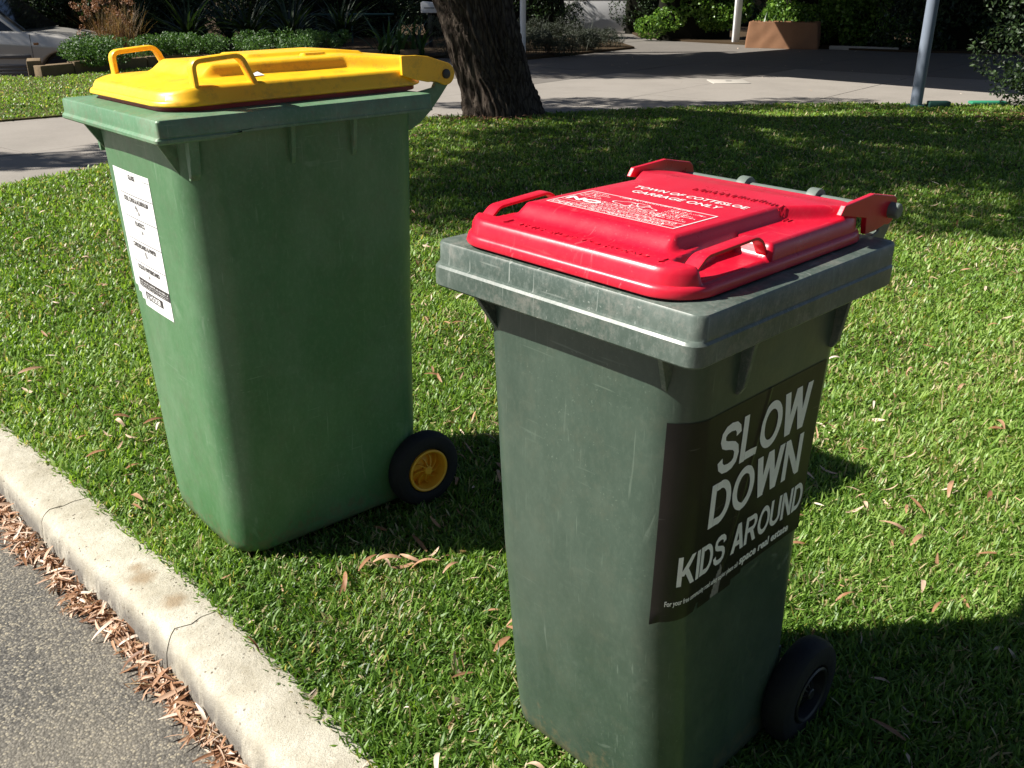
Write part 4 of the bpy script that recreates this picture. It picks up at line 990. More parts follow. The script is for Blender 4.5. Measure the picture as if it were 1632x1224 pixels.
def litter(name, pts, label, Lr=(.03, .085), Wr=(.005, .012), tilt=.5, mt='dry_leaf', tr=(0.15, 1.0), wr=(.7, 1.3)):
    AV = []; AQ = []; AT = []; n0 = 0
    base = [leaf_strip(1, rl.uniform(.10, .19), rl.uniform(-.5, .6), rl.uniform(-.9, .9), 5) for _ in range(14)]
    base = [(np.array(v), np.array(f)) for v, f in base]
    for (x, y, z) in pts:
        v, f = base[rl.randrange(14)]; L = rl.uniform(*Lr); a = rl.uniform(0, 2 * pi); e = Matrix.Rotation(a, 3, 'Z') @ Matrix.Rotation(rl.gauss(0, tilt), 3, 'Y') @ Matrix.Rotation(rl.gauss(0, tilt * 1.3), 3, 'X')
        w_ = (v * np.array([L, L * rl.uniform(*wr), L])) @ np.array(e).T + np.array([x, y, z])
        AV.append(w_); AQ.append(f + n0); AT.append(np.full(len(v), rl.uniform(*tr))); n0 += len(v)
    o = mesh_np(name, np.concatenate(AV), np.concatenate(AQ), None, M[mt], None, {'tint': np.concatenate(AT)}, smooth=True)
    return prop(o, label, 'leaf litter', None, 'stuff')
pts = []; P6 = resample(FRONT, .01); i0 = min(range(len(P6)), key=lambda i: (P6[i].x + 2.6) ** 2 + (P6[i].y - 3.28) ** 2); i1 = min(range(len(P6)), key=lambda i: (P6[i].x - .5) ** 2 + (P6[i].y - .17) ** 2)
GO = offset_path(P6, -1)
while len(pts) < 2500:
    i = rl.randint(i0, i1); wv = .040 + .055 * noise.noise(Vector((i * .030, 0, 0))) + .035 * noise.noise(Vector((i * .11, 4, 0)))
    if wv < .012 and rl.random() < .6: continue
    wv = max(wv, .014)
    d = min(rl.random(), rl.random() * 1.3) * wv + abs(rl.gauss(0, .004)); t = GO[i] - P6[i]
    h = .026 * max(0, 1 - d / .085) * rl.random() ** .8
    p = P6[i] + t * (d + .004); pts.append((p.x, p.y, -.100 + h))
litter('gutter_leaves', pts, 'drift of dry pinkish brown leaves lying in the gutter along the kerb', (.025, .080), (.005, .011), .26, tr=(.05, .95), wr=(.45, .95))
GP = [(p[0] + rl.gauss(0, .012), p[1] + rl.gauss(0, .012), max(-.102, p[2] - .004)) for p in rl.choices(pts, k=2400)]
litter('gutter_leaf_bits', GP, 'broken leaf bits and fine debris between the gutter leaves', (.006, .022), tilt=.7, tr=(0, .7))
TW = MB()
for p in rl.choices(pts, k=150):
    a = rl.uniform(0, pi); L = rl.uniform(.02, .07); z0 = p[2] + .006; b_ = rl.uniform(-.01, .01)
    TW.tube([(p[0] - cos(a) * L / 2, p[1] - sin(a) * L / 2, max(z0, -.099)), (p[0] + b_, p[1] - b_, z0 + .003), (p[0] + cos(a) * L / 2, p[1] + sin(a) * L / 2, max(z0 - .003, -.099))], .0009, 5)
prop(TW.build('gutter_twigs', M['straw_twig']), 'thin straw coloured twigs mixed into the gutter leaves', 'twigs', None, 'stuff')
pts = []
while len(pts) < 4000:
    y = rl.uniform(1.2, 9.9) if rl.random() < .5 else rl.uniform(3.5, 9.9); x = rl.uniform(-.62 * y - .2, .62 * y + .2)
    if ok_spot(x, y, lawn_poly): pts.append((x, y, rl.uniform(-.006, .016)))
litter('lawn_leaf_litter', pts, 'small dry leaf bits strewn thinly through the lawn', (.012, .055), tilt=.45, tr=(.2, 1))
pts = []
while len(pts) < 90:
    x, y = rl.uniform(-8, 9), rl.uniform(9.5, 22); pts.append((x, y, -.017))
litter('driveway_leaves', pts, 'few dry leaves dropped on the concrete driveway', (.04, .09), tilt=.15, tr=(.6, 1))
pts = [(-.28 + rl.gauss(0, .3), 9.25 + rl.gauss(0, .12), .01) for _ in range(160)] + [(5.2 + rl.gauss(0, .5), 9.3 + rl.gauss(0, .3), .01) for _ in range(500)]
litter('shrub_leaf_litter', pts, 'brown leaf litter under the dark shrub and at the tree foot', (.03, .08), tilt=.5, tr=(0, .55))

# ------------------------------------------------------------------ foliage tools
def leaves(name, clumps, n, L, W, m, parent=None, tint=(0.1, 0.9), flat=0.0, surf=0.5):
    """clumps: (cx, cy, cz, rx, ry, rz, weight)"""
    wt = np.array([c[6] if len(c) > 6 else c[3] * c[4] for c in clumps]); wt = wt / wt.sum(); C = np.array([c[:6] for c in clumps]); k = rng.choice(len(clumps), n, p=wt)
    d = rng.normal(size=(n, 3)); d /= np.linalg.norm(d, axis=1)[:, None]; rad = rng.random(n) ** (1 / 3) * (1 - surf) + surf * (0.8 + 0.25 * rng.random(n))
    P = C[k, :3] + d * rad[:, None] * C[k, 3:6]
    a = rng.normal(size=(n, 3)); a[:, 2] *= (1 - flat); a /= np.linalg.norm(a, axis=1)[:, None]
    b = np.cross(a, rng.normal(size=(n, 3))); b /= np.linalg.norm(b, axis=1)[:, None]; c = np.cross(a, b)
    l = L * rng.uniform(.6, 1.2, n)[:, None]; w_ = W * rng.uniform(.6, 1.2, n)[:, None]
    V = np.stack([P - a * l * .5, P + b * w_ * .5 + c * w_ * .12, P + a * l * .5, P - b * w_ * .5 + c * w_ * .12], 1).reshape(-1, 3)
    Q = (np.arange(n) * 4)[:, None] + np.array([[0, 1, 2, 3]])
    t = np.clip(rng.uniform(tint[0], tint[1], n), 0, 1)
    return mesh_np(name, V, Q, None, m, parent, {'tint': np.repeat(t, 4)})
def blades(name, spec, m, parent=None, seg=6):
    """spec: (base, heading, length, width, lean0, droop, tint) curved strap leaves"""
    V = []; F = []; T = []
    for (bs, hd, L, W, l0, dr, ti) in spec:
        p = Vector(bs); s_ = Vector((-sin(hd), cos(hd), 0)); n0 = len(V)
        for i in range(seg + 1):
            t = i / seg; a = l0 + dr * t; 
            if i: p = p + Vector((cos(hd) * sin(a), sin(hd) * sin(a), cos(a))) * (L / seg)
            ww = W * (1 - t ** 2.2) * .5 * (0.6 + min(.4, t * 2)) + .0004
            fold = Vector((0, 0, ww * .35))
            V += [p - s_ * ww + fold, p, p + s_ * ww + fold]; T += [ti] * 3
            if i:
                b_ = n0 + (i - 1) * 3; F += [(b_, b_ + 1, b_ + 4, b_ + 3), (b_ + 1, b_ + 2, b_ + 5, b_ + 4)]
    return mesh_np(name, np.array([tuple(v) for v in V]), np.array(F), None, m, parent, {'tint': np.array(T)}, smooth=True)
U = random.uniform
def rosette(x, y, z, n, L, W, label, m='dark_leaf', tr=(0, .7), group='dark spiky plants in the shaded bed'):
    root = prop(empty('spiky_plant', (x, y, z)), label, 'plant', group)
    sp = [((U(-.05, .05), U(-.05, .05), U(0, .22)), U(0, 2 * pi), L * U(.7, 1.1), W * U(.7, 1.2), U(.15, 1.1), U(.3, 1.3), U(*tr)) for _ in range(n)]
    blades('leaf_rosette', sp, M[m], root)
    MB().tube([(0, 0, -.02), (0.01, 0, .14), (0, .01, .25)], [.06, .05, .03], 8).build('stem', M['twig'], root)
    return root
def shrub(name, x, y, z, clumps, n, L, W, m, label, cat='shrub', group=None, tint=(.1, .9), stems=7, stemr=.008):
    root = prop(empty(name, (x, y, z)), label, cat, group)
    leaves('foliage', clumps, n, L, W, M[m], root, tint)
    mb_ = MB()
    for c in random.sample(clumps, min(stems, len(clumps))):
        mb_.tube([(U(-.04, .04), U(-.04, .04), -.02), (c[0] * .5 + U(-.05, .05), c[1] * .5, c[2] * .5), (c[0], c[1], c[2])], [stemr, stemr * .7, stemr * .35], 6)
    mb_.build('stems', M['twig'], root)
    return root
def blob(w_, d_, h_, n, r=.3, z0=0.0):
    return [(U(-w_ / 2, w_ / 2), U(-d_ / 2, d_ / 2), z0 + U(r * .5, h_), r * U(.6, 1.2), r * U(.6, 1.2), r * U(.5, 1.0)) for _ in range(n)]

# ------------------------------------------------------------------ main tree (trunk leans to the left, crown above the lawn)
def trunk_mesh(pts, rads, ridge=0.03, n=200, rows=170, seed=0):
    pts = [Vector(p) for p in pts]; rings = []
    L = [0]
    for a, b in zip(pts, pts[1:]): L.append(L[-1] + (b - a).length)
    for i in range(rows + 1):
        s_ = L[-1] * i / rows; j = max(k for k in range(len(L)) if L[k] <= s_ + 1e-9); j = min(j, len(pts) - 2); t = (s_ - L[j]) / (L[j + 1] - L[j]); t2 = t
        p = pts[j].lerp(pts[j + 1], t2); r = rads[j] + (rads[j + 1] - rads[j]) * t2; ring = []
        for k in range(n):
            a = 2 * pi * k / n; tw = a + s_ * .35; wv = .25 * noise.noise(Vector((cos(a) * 1.5, sin(a) * 1.5, s_ * 1.6))); tw2 = tw + wv; q = Vector((cos(tw2) * 7.5, sin(tw2) * 7.5, s_ * .8 + seed)); 
            d = abs(noise.noise(q * 1.6)) * 1.2 + .5 * abs(noise.noise(q * 3.4 + Vector((0, 0, s_)))) + .25 * noise.noise(Vector((cos(a) * 9, sin(a) * 9, s_ * 7)))
            lob = 1 + .07 * sin(3 * tw + 1) + .05 * sin(5 * tw + 2) * max(0, 1 - s_)
            rr = r * lob - ridge + ridge * 2 * min(d, .9)
            ring.append((p.x + rr * cos(a), p.y + rr * sin(a), p.z))
        rings.append(ring)
    return MB().rings(rings)
tr = prop(empty('peppermint_tree', (-0.11, 9.66, 0)), 'big leaning tree with rough ridged grey bark on the lawn edge', 'tree')
trunk = trunk_mesh([(0, 0, -.15), (0, 0, 0), (-.06, 0, .25), (-.27, 0, 1.0), (-.55, -.15, 2.0), (-.95, -.5, 3.0)], [.48, .41, .355, .365, .33, .27]).build('trunk', M['bark'], tr, angle=180)
mb = MB(); tip = Vector((-.95, -.5, 3.0))
crown = []
rt = random.Random(21)
for k in range(26):
    cx, cy, cz = rt.uniform(-6.0, 2.6), rt.uniform(-4.7, -.5), rt.uniform(4.2, 5.6)
    e = Vector((cx, cy, cz)); mid = tip.lerp(e, .5) + Vector((0, 0, .35))
    mb.tube([tip - Vector((0, 0, .3)), mid, e], [.11, .06, .02], 8)
    crown.append((cx, cy, cz, rt.uniform(.8, 1.25), rt.uniform(.55, .85), rt.uniform(.4, .7)))
for k in range(13):       # fill so the shade on the lawn is even, with gaps at the margin
    crown.append((-5.2 + k * .72, -3.2 + rt.uniform(-.5, .3), 4.9, 1.05, 1.0, .5)); crown.append((-5.3 + k * .72, -1.9 + rt.uniform(-.4, .4), 4.9, .9, .8, .45)); crown.append((-5.0 + k * .72, -4.75 + rt.uniform(-.25, .2), 4.9, .7, .5, .4))
for k in range(8): crown.append((-5.4 + k * .5, .62 + rt.uniform(-.45, .35), 4.9 + rt.uniform(-.2, .2), .75, .32, .25)); crown.append((-5.2 + k * .62, .1 + rt.uniform(-.15, .15), 4.9, .6, .3, .25))
mb.build('limb', M['bark'], tr)
leaves('crown', crown, 70000, .15, .045, M['gum_leaf'], tr, (0, 1), surf=.2)
def far_tree(x, y, H, cr, n, label, r=.2, lean=(0, 0)):
    t = prop(empty('shade_tree', (x, y, 0)), label, 'tree', 'tall trees shading the garden')
    top = Vector((lean[0] * .5, lean[1] * .5, H * .6)); trunk_mesh([(0, 0, -.6), (0, 0, 0), tuple(top * .5), tuple(top)], [r * 1.3, r * 1.1, r * .9, r * .7], .02, 40, 40).build('trunk', M['bark'], t, angle=180)
    m_ = MB()
    for c in cr: m_.tube([top - Vector((0, 0, .3)), top.lerp(Vector(c[:3]), .5) + Vector((0, 0, .3)), c[:3]], [r * .4, r * .22, .02], 7)
    m_.build('limb', M['bark'], t); leaves('crown', cr, n, .16, .05, M['gum_leaf'], t, (0, 1), surf=.2); return t
def cl(n, cx, cy, cz, wx, wy, wz, r, seed):
    q = random.Random(seed); return [(cx + q.uniform(-wx, wx), cy + q.uniform(-wy, wy), cz + q.uniform(-wz, wz), r * q.uniform(.8, 1.3), r * q.uniform(.6, 1.0), r * q.uniform(.4, .7)) for _ in range(n)]
far_tree(-12.4, 18.6, 7, cl(36, 2.6, .2, 6.0, 3.2, 2.6, .7, 1.2, 1), 60000, 'tall gum tree at the left of the shaded garden')
far_tree(-9.6, 6.6, 6, cl(9, 1.2, .35, 5.1, 1.6, .5, .3, .5, 9), 3600, 'shade tree by the kerb beyond the left edge of the lawn', .16)
far_tree(-0.40, 17.9, 7, cl(22, -4.6, -3.0, 6.2, 1.9, 1.6, .6, 1.1, 2), 40000, 'slim tree standing in the garden behind the leaning trunk', .11, (-.1, 0))
far_tree(-.5, 27.5, 8, cl(20, 2.6, -3.0, 6.8, 5.0, 2.0, .7, 1.2, 3), 40000, 'tall tree behind the back garden hedge')

for k, (x, y) in enumerate(((-7.5, -11), (-1, -10), (5.5, -9.5), (12, -8))):  # unseen trees added behind the camera to cut the sky light
    t = prop(empty('sky_block_tree', (x, y, -.6)), ['added dense tree blocking sky behind the camera at the left', 'added dense tree blocking sky behind the road', 'added dense tree blocking sky opposite the red lid bin', 'added dense tree blocking sky at the far right'][k], 'tree', 'unseen trees added behind the camera to block sky')
    trunk_mesh([(0, 0, -.1), (.05, 0, 1.5), (0, .1, 3.2)], [.3, .24, .18], .02, 40, 30).build('trunk', M['bark'], t, angle=180)
    leaves('crown', cl(26, 0, 0, 5.2, 2.7, 1.4, 2.9, 1.3, 50 + k), 9000, .42, .20, M['dark_leaf'], t, (.2, 1), surf=.3)
# ------------------------------------------------------------------ carport: sheet roof on posts
cp = prop(empty('carport', (0, 0, 0)), 'carport on slim upright posts beside the shaded driveway', 'carport')
def post(x, y, r, m, sq=False, h=2.62, name='post', lab=None):
    if sq: o = MB().box(x - r, x + r, y - r, y + r, -.03, h).build(name, m, cp, bevel=.006)
    else: o = MB().tube([(x, y, -.03), (x, y, h)], r, 20).build(name, m, cp)
    if lab: o['label'] = lab
post(4.25, 10.21, .060, M['grey_paint'], lab='round blue grey steel post at the lawn edge')
post(4.59, 20.45, .065, M['white_paint'], True, lab='white square post in front of the hedge')
post(0.18, 16.56, .050, M['white_paint'], lab='white round post behind the leaning trunk')
post(9.2, 15.2, .060, M['grey_paint'])
rp = [(-.35, 14.6), (4.35, 9.95), (9.4, 15.1), (4.75, 20.7), (.05, 16.75)]
mbr = MB(); n_ = len(rp)
mbr.add([(x, y, 2.62) for x, y in rp] + [(x, y, 2.70) for x, y in rp], [tuple(range(n_ - 1, -1, -1)), tuple(range(n_, 2 * n_))] + [(i, (i + 1) % n_, (i + 1) % n_ + n_, i + n_) for i in range(n_)])
mbr.build('roof', M['roof'], cp, smooth=False)
MB().lathe([(.0005, .012), (.085, .012), (.095, .006), (.095, -.03), (.0005, -.03)], 26, 'z', (4.25, 10.21, 0)).build('post_foot', M['teal'], cp)
prop(MB().box(4.36, 4.58, 10.12, 10.22, -.02, .05).build('drain_block', M['teal'], None, bevel=.01), 'small dark teal block beside the foot of the grey post', 'block')
prop(MB().box(4.95, 5.35, 10.44, 10.56, -.02, .012).build('garden_edging', M['greenmat'], None, bevel=.015), 'flat green plastic garden edging under the shrub at the right', 'edging')
cv = prop(empty('drain_cover', (2.84, 12.85, -.018)), 'pale square concrete drain cover set in the sunny driveway', 'drain cover')
MB().box(-.24, .24, -.24, .24, -.03, .006).build('cover_plate', M['drain'], cv, bevel=.004)
MB().box(-.04, .04, -.012, .012, .0062, .012).build('lifting_handle', M['steel'], cv, bevel=.002)

# ------------------------------------------------------------------ limestone edging blocks and planting at the left
wl = prop(empty('garden_wall', (0, 0, 0)), 'low limestone block wall holding up the bushy groundcover bed', 'wall')
pa = [(-6.50, 13.45), (-5.95, 14.35), (-5.0, 15.15), (-3.6, 15.95), (-2.2, 16.4)]
for (ax, ay), (bx_, by_) in zip(pa, pa[1:]):
    L = math.hypot(bx_ - ax, by_ - ay); k = max(1, round(L / .5)); ang = math.atan2(by_ - ay, bx_ - ax)
    for i in range(k):
        q = (i + .5) / k; M4 = Matrix.Translation((ax + (bx_ - ax) * q, ay + (by_ - ay) * q, 0)) @ Matrix.Rotation(ang + U(-.02, .02), 4, 'Z')
        MB().box(-L / k / 2 + .006, L / k / 2 - .006, -.09 + U(-.006, .006), .09, -.3, .15 + U(-.02, .02), M4).build('stone_block', M['limestone'], wl, bevel=.012)
M4 = Matrix.Translation((-6.66, 13.75, 0)) @ Matrix.Rotation(2.0, 4, 'Z')
MB().box(-.26, .26, -.09, .09, -.5, .19, M4).build('stone_block', M['limestone'], wl, bevel=.012)
labels = ['bushy bright groundcover at the wall corner beside the silver car', 'low bushy groundcover spilling over the wall behind the yellow lid handles', 'groundcover mound further right along the limestone wall']
for (x, y, ww, lab, nn) in ((-6.05, 14.45, 1.0, labels[0], 4200), (-5.1, 15.35, 1.1, labels[1], 4200), (-3.9, 16.1, 1.3, labels[2], 3800)):
    shrub('groundcover_bush', x, y, .12, [(c[0], c[1] - .12, c[2] - .03, *c[3:]) for c in blob(ww, .7, .26, 20, .21)], int(nn * 1.3), .055, .020, 'cover_leaf', lab, 'shrub', 'groundcover bushes along the garden wall')
# russet tussock
tu = prop(empty('tussock_grass', (-6.15, 15.5, .05)), 'tall brown tussock grass with russet seed heads beside the car', 'plant')
sp = [((U(-.28, .28), U(-.15, .15), 0), U(0, 2 * pi), U(.5, .95), .006, U(0, .3), U(.1, .9), U(0, 1)) for _ in range(420)]
blades('blade_clump', sp, M['straw'], tu)
sh = []
for k in range(60):
    hd, ln = U(0, 2 * pi), U(.2, .6); sh.append((cos(hd) * ln * .8 - .15, sin(hd) * ln * .5, U(.35, .95), .05, .05, .05))
leaves('seed_heads', sh, 2600, .035, .014, M['dry_leaf'], tu, (.1, .6))
# dark spiky rosettes
for i, (x, y, n_, L) in enumerate(((-5.6, 17.3, 70, .95), (-4.7, 17.9, 80, 1.05), (-3.9, 17.6, 80, 1.0), (-3.1, 18.2, 70, .95), (-6.7, 17.8, 60, .9), (-4.2, 19.2, 70, 1.1), (-5.4, 19.0, 60, 1.1))):
    rosette(x, y, .1, n_, L, .05, ['dark arching spiky plant nearest the brown tussock grass', 'second dark spiky plant behind the bin with the yellow lid', 'dark spiky plant in the middle of the shaded bed', 'dark spiky plant at the right end of the row', 'dark spiky plant behind the silver car bonnet', 'dark spiky plant in the back row by the grey rail', 'dark spiky plant at the left of the back row'][i])
shrub('low_shrub', -3.15, 17.0, .1, blob(.9, .4, .22, 9, .14), 1500, .07, .022, 'cover_leaf', 'small patch of sunlit low shrub in the shade behind the yellow lid', tint=(.5, 1))
lily = prop(empty('strap_leaf_plant', (-1.95, 16.9, .02)), 'clump of broad strap leaves left of the leaning trunk', 'plant')
sp = [((U(-.35, .45), U(-.2, .2), 0), U(0, 2 * pi), U(.45, .85), U(.045, .07), U(.05, .5), U(.3, 1.3), U(.1, 1)) for _ in range(60)]
blades('leaf_clump', sp, M['strap_leaf'], lily)
shrub('grey_shrub', -1.05, 16.75, .0, blob(.55, .4, .62, 14, .16), 4200, .035, .010, 'grey_leaf', 'grey leaved twiggy shrub just left of the leaning trunk')
shrub('dark_shrub', -.35, 16.6, .0, blob(.7, .4, .5, 10, .18), 2200, .04, .014, 'dark_leaf', 'dark shrub half hidden behind the leaning trunk')
st = prop(empty('garden_steps', (-1.72, 16.75, 0)), 'two small stone steps beside the strap leaf clump', 'steps')
MB().box(-.16, .14, -.12, .12, -.02, .12).build('step', M['limestone'], st, bevel=.01)
MB().box(-.18, .08, .122, .4, -.02, .24).build('step', M['limestone'], st, bevel=.01)
rl_ = prop(empty('garden_rail', (0, 0, 0)), 'low grey horizontal rail on short posts in the dark garden', 'rail')
MB().tube([(-4.0, 20.0, .55), (-2.35, 20.0, .56)], .022, 12).build('rail_bar', M['teal'], rl_)
for x in (-3.9, -3.2, -2.45): MB().tube([(x, 20.0, 0), (x, 20.0, .53)], .016, 10).build('post', M['teal'], rl_)
lb = prop(empty('letterbox', (-1.55, 19.0, .0)), 'small white letterbox on a dark post left of the leaning trunk', 'letterbox')
MB().prism([(-.16, .62), (.16, .62), (.16, .74), (.10, .80), (-.12, .82), (-.16, .80)], -.11, .11).build('box', M['white_paint'], lb, bevel=.01)
MB().box(-.10, .10, -.114, -.111, .70, .715).build('slot', M['black'], lb, smooth=False)
MB().box(-.035, .035, -.035, .035, 0, .618).build('post', M['black'], lb, bevel=.004)
rk = MB(); rk.lathe([(.001, .10), (.05, .095), (.10, .06), (.12, .02), (.10, -.02)], 12, 'z', (0, 0, 0)); rk.v = [(x * 1.5 + .02 * noise.noise(Vector((x, y, z)) * 9), y + .02 * noise.noise(Vector((x, y, z)) * 7 + Vector((5, 0, 0))), z) for x, y, z in rk.v]
o = rk.build('garden_stone', M['drain']); o.location = (-2.65, 16.15, .03); prop(o, 'pale stone on the bed edge behind the yellow lid', 'stone')

# middle bed: dark wispy shrubs
for i, (x, y, ww, h, n_) in enumerate(((.65, 17.1, .9, .42, 3600), (1.3, 18.1, .9, .40, 3600), (1.75, 19.1, .8, .34, 3000), (.9, 19.4, 1.2, .62, 4200), (.25, 18.4, .9, .7, 3600))):
    r_ = shrub('wispy_shrub', x, y, 0, blob(ww, .6, h * .7, 12, .19), n_, .06, .010, 'grey_leaf', ['low dark wispy shrub at the front of the bed beside the white post', 'low dark wispy shrub in the middle of the driveway bed', 'low dark wispy shrub at the right tip of the driveway bed', 'taller dark wispy shrub at the back of the driveway bed', 'dark wispy shrub behind the white round post'][i], 'shrub', 'wispy shrubs in the driveway bed', (0, .5))
    sp = [((U(-ww / 2, ww / 2), U(-.3, .3), 0), U(0, 2 * pi), U(.3, .6) * h * 1.6, .008, U(0, .6), U(0, .6), U(0, .6)) for _ in range(70)]
    blades('stalks', sp, M['grey_leaf'], r_, 4)['kind'] = 'stuff'
# white rendered wall at the back, russet hedge above it
ww_ = prop(empty('rendered_wall', (2.2, 25.2, 0)), 'low white rendered wall at the end of the driveway', 'wall')
MB().box(-1.6, 3.2, -.09, .09, -.05, .70).build('wall_face', M['white_wall'], ww_, bevel=.008)
MB().box(-1.62, 3.22, -.11, .11, .702, .74).build('wall_cap', M['white_wall'], ww_, bevel=.006)
def hedge(x, y, w_, d_, h, n, L, W, m, label, rot=0, tint=(.0, 1), core=True, group=None, cl_n=None):
    root = prop(empty('hedge', (x, y, 0), (0, 0, rot)), label, 'hedge', group)
    cln = cl_n or int(w_ * h * 10)
    C = [(U(-w_ / 2, w_ / 2), U(-d_ / 2, d_ / 2) * .9 if k % 3 == 0 else -d_ / 2 + U(-.05, .2), U(.12, h), U(.22, .42), U(.16, .3), U(.2, .4)) for k in range(cln)]
    leaves('foliage', C, n, L, W, M[m], root, tint, surf=.6)
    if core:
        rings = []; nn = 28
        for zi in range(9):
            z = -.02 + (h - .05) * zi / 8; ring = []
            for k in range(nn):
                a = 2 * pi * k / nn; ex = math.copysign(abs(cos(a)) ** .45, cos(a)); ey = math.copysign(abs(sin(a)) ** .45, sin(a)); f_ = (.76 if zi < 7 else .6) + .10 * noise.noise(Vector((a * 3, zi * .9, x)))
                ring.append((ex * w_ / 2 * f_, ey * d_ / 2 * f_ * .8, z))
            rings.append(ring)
        MB().rings(rings).build('hedge_core', M['core_dark'], root, angle=60)  # added solid dark core, stops views through the leaves
    return root
M['core_dark'] = simple('hedge_core', (0.012, 0.012, 0.008), 0.95, 0, 0.6, 25, 0.8, 0.1)
hedge(2.2, 26.1, 5.2, .9, 1.6, 7000, .09, .05, 'dry_leaf', 'russet leaved hedge showing over the white wall', tint=(0, .5))
hedge(3.95, 21.75, 2.0, .9, 2.0, 15000, .085, .055, 'hedge_leaf', 'glossy green hedge left of the white square post', tint=(.2, 1))
hedge(6.35, 19.95, 2.4, .9, 2.0, 17000, .085, .055, 'hedge_leaf', 'glossy green hedge behind the brown planter trough', -.35, tint=(.2, 1))
hedge(10.1, 18.5, 6.6, 1.2, 2.2, 18000, .10, .05, 'dark_leaf', 'dark shaded hedge at the right behind the grey post', -.1)
hedge(16, 17.6, 6.8, 1.4, 2.4, 8000, .10, .05, 'dark_leaf', 'dark hedge at the far right end of the driveway')
hedge(-.4, 22.6, 3.9, 1.0, 1.9, 12000, .08, .035, 'dark_leaf', 'dark bushes behind the leaning trunk')
hedge(-4.3, 22.4, 4.4, 1.2, 2.0, 15000, .08, .035, 'dark_leaf', 'dark hedge behind the low grey rail')
hedge(-8.4, 20.6, 5.4, 1.4, 2.2, 17000, .09, .04, 'dark_leaf', 'dark hedge behind the spiky plants')
hedge(-14.2, 21.6, 6.0, 1.6, 2.4, 9000, .09, .04, 'dark_leaf', 'dark hedge behind the silver car')
hedge(9.5, 27.5, 9.0, 1.6, 2.6, 8000, .10, .05, 'dark_leaf', 'tall dark hedge along the back boundary', 0)

hedge(.55, 24.6, 1.9, .7, 1.5, 7000, .07, .03, 'dark_leaf', 'dark loose bush in front of the left part of the white wall')
hedge(3.25, 24.3, 1.3, .7, 1.4, 6000, .07, .035, 'dark_leaf', 'dark bush added in place of shade at the right end of the white wall')  # bush added to stand for the shade on this end of the wall
for k, x in enumerate((-21, -12.5, -4)): hedge(x, 29.5, 9.2, 1.4, 2.4, 9000, .12, .06, 'dark_leaf', ['dark boundary hedge far behind the silver car', 'dark boundary hedge behind the spiky plant bed', 'dark boundary hedge beyond the white rendered wall'][k])
# planter trough: rectangular, slightly slumped
pl = prop(empty('planter_trough', (5.25, 19.28, -.02), (0, 0, radians(-22))), 'long brown planter trough on the driveway in front of the hedge', 'planter')
def trough(sx_, sy_, h, sl=.06):
    rings = []; 
    for zi, z in enumerate(np.linspace(0, h, 9)):
        k = 1 - sl * z / h; ring = []
        base = rrect(0, 1, .5, .5, .025, 0, 4)
        for j, (x, y, _) in enumerate(base):
            X = (x + .3 - .5) * 2; Y_ = y * 2; w2 = .012 * noise.noise(Vector((X * 4, Y_ * 4, z * 6)))
            ring.append((X * sx_ / 2 * k + w2 * (1 if X > 0 else -1), Y_ * sy_ / 2 * k + w2 * (1 if Y_ > 0 else -1), z + (.012 * noise.noise(Vector((X * 5, Y_ * 5, 3))) if zi == 8 else 0)))
        rings.append(ring)
    top = [(x * .965, y * .90, z + .004) for x, y, z in rings[-1]]; inn = [(x * .96, y * .88, z - .06) for x, y, z in rings[-1]]
    return MB().rings(rings + [top, inn])
trough(1.36, .55, .47).build('trough', M['hessian'], pl, angle=50)
MB().box(-.60, .60, -.20, .20, .38, .412).build('soil_fill', M['soil'], pl, smooth=False)
sp = [((U(-.55, .55), U(-.18, .18), .41), U(0, 2 * pi), U(.1, .3), .02, U(0, .5), U(.2, 1), U(.2, 1)) for _ in range(40)]
blades('seedlings', sp, M['strap_leaf'], pl, 4)
ke = MB(); ke.box(5.75, 7.1, -.08, .08, -.03, .05, None)
o = MB().box(-.62, .62, -.07, .07, -.03, .045).build('bed_edging', M['drain'], None, bevel=.008); o.location = (6.6, 18.62, 0); o.rotation_euler = (0, 0, -.5); prop(o, 'short pale concrete edging beside the brown planter trough', 'edging')
# dark shrub at the right edge of the lawn
shrub('dark_bush', 5.75, 9.9, 0, [(U(-.75, .75), U(-.5, .5), U(.2, 1.9), U(.2, .4), U(.2, .4), U(.2, .4)) for _ in range(70)], 15000, .055, .030, 'dark_leaf', 'dense dark bush at the right edge where lawn meets driveway', 'shrub', None, (.1, 1), 16, .012)

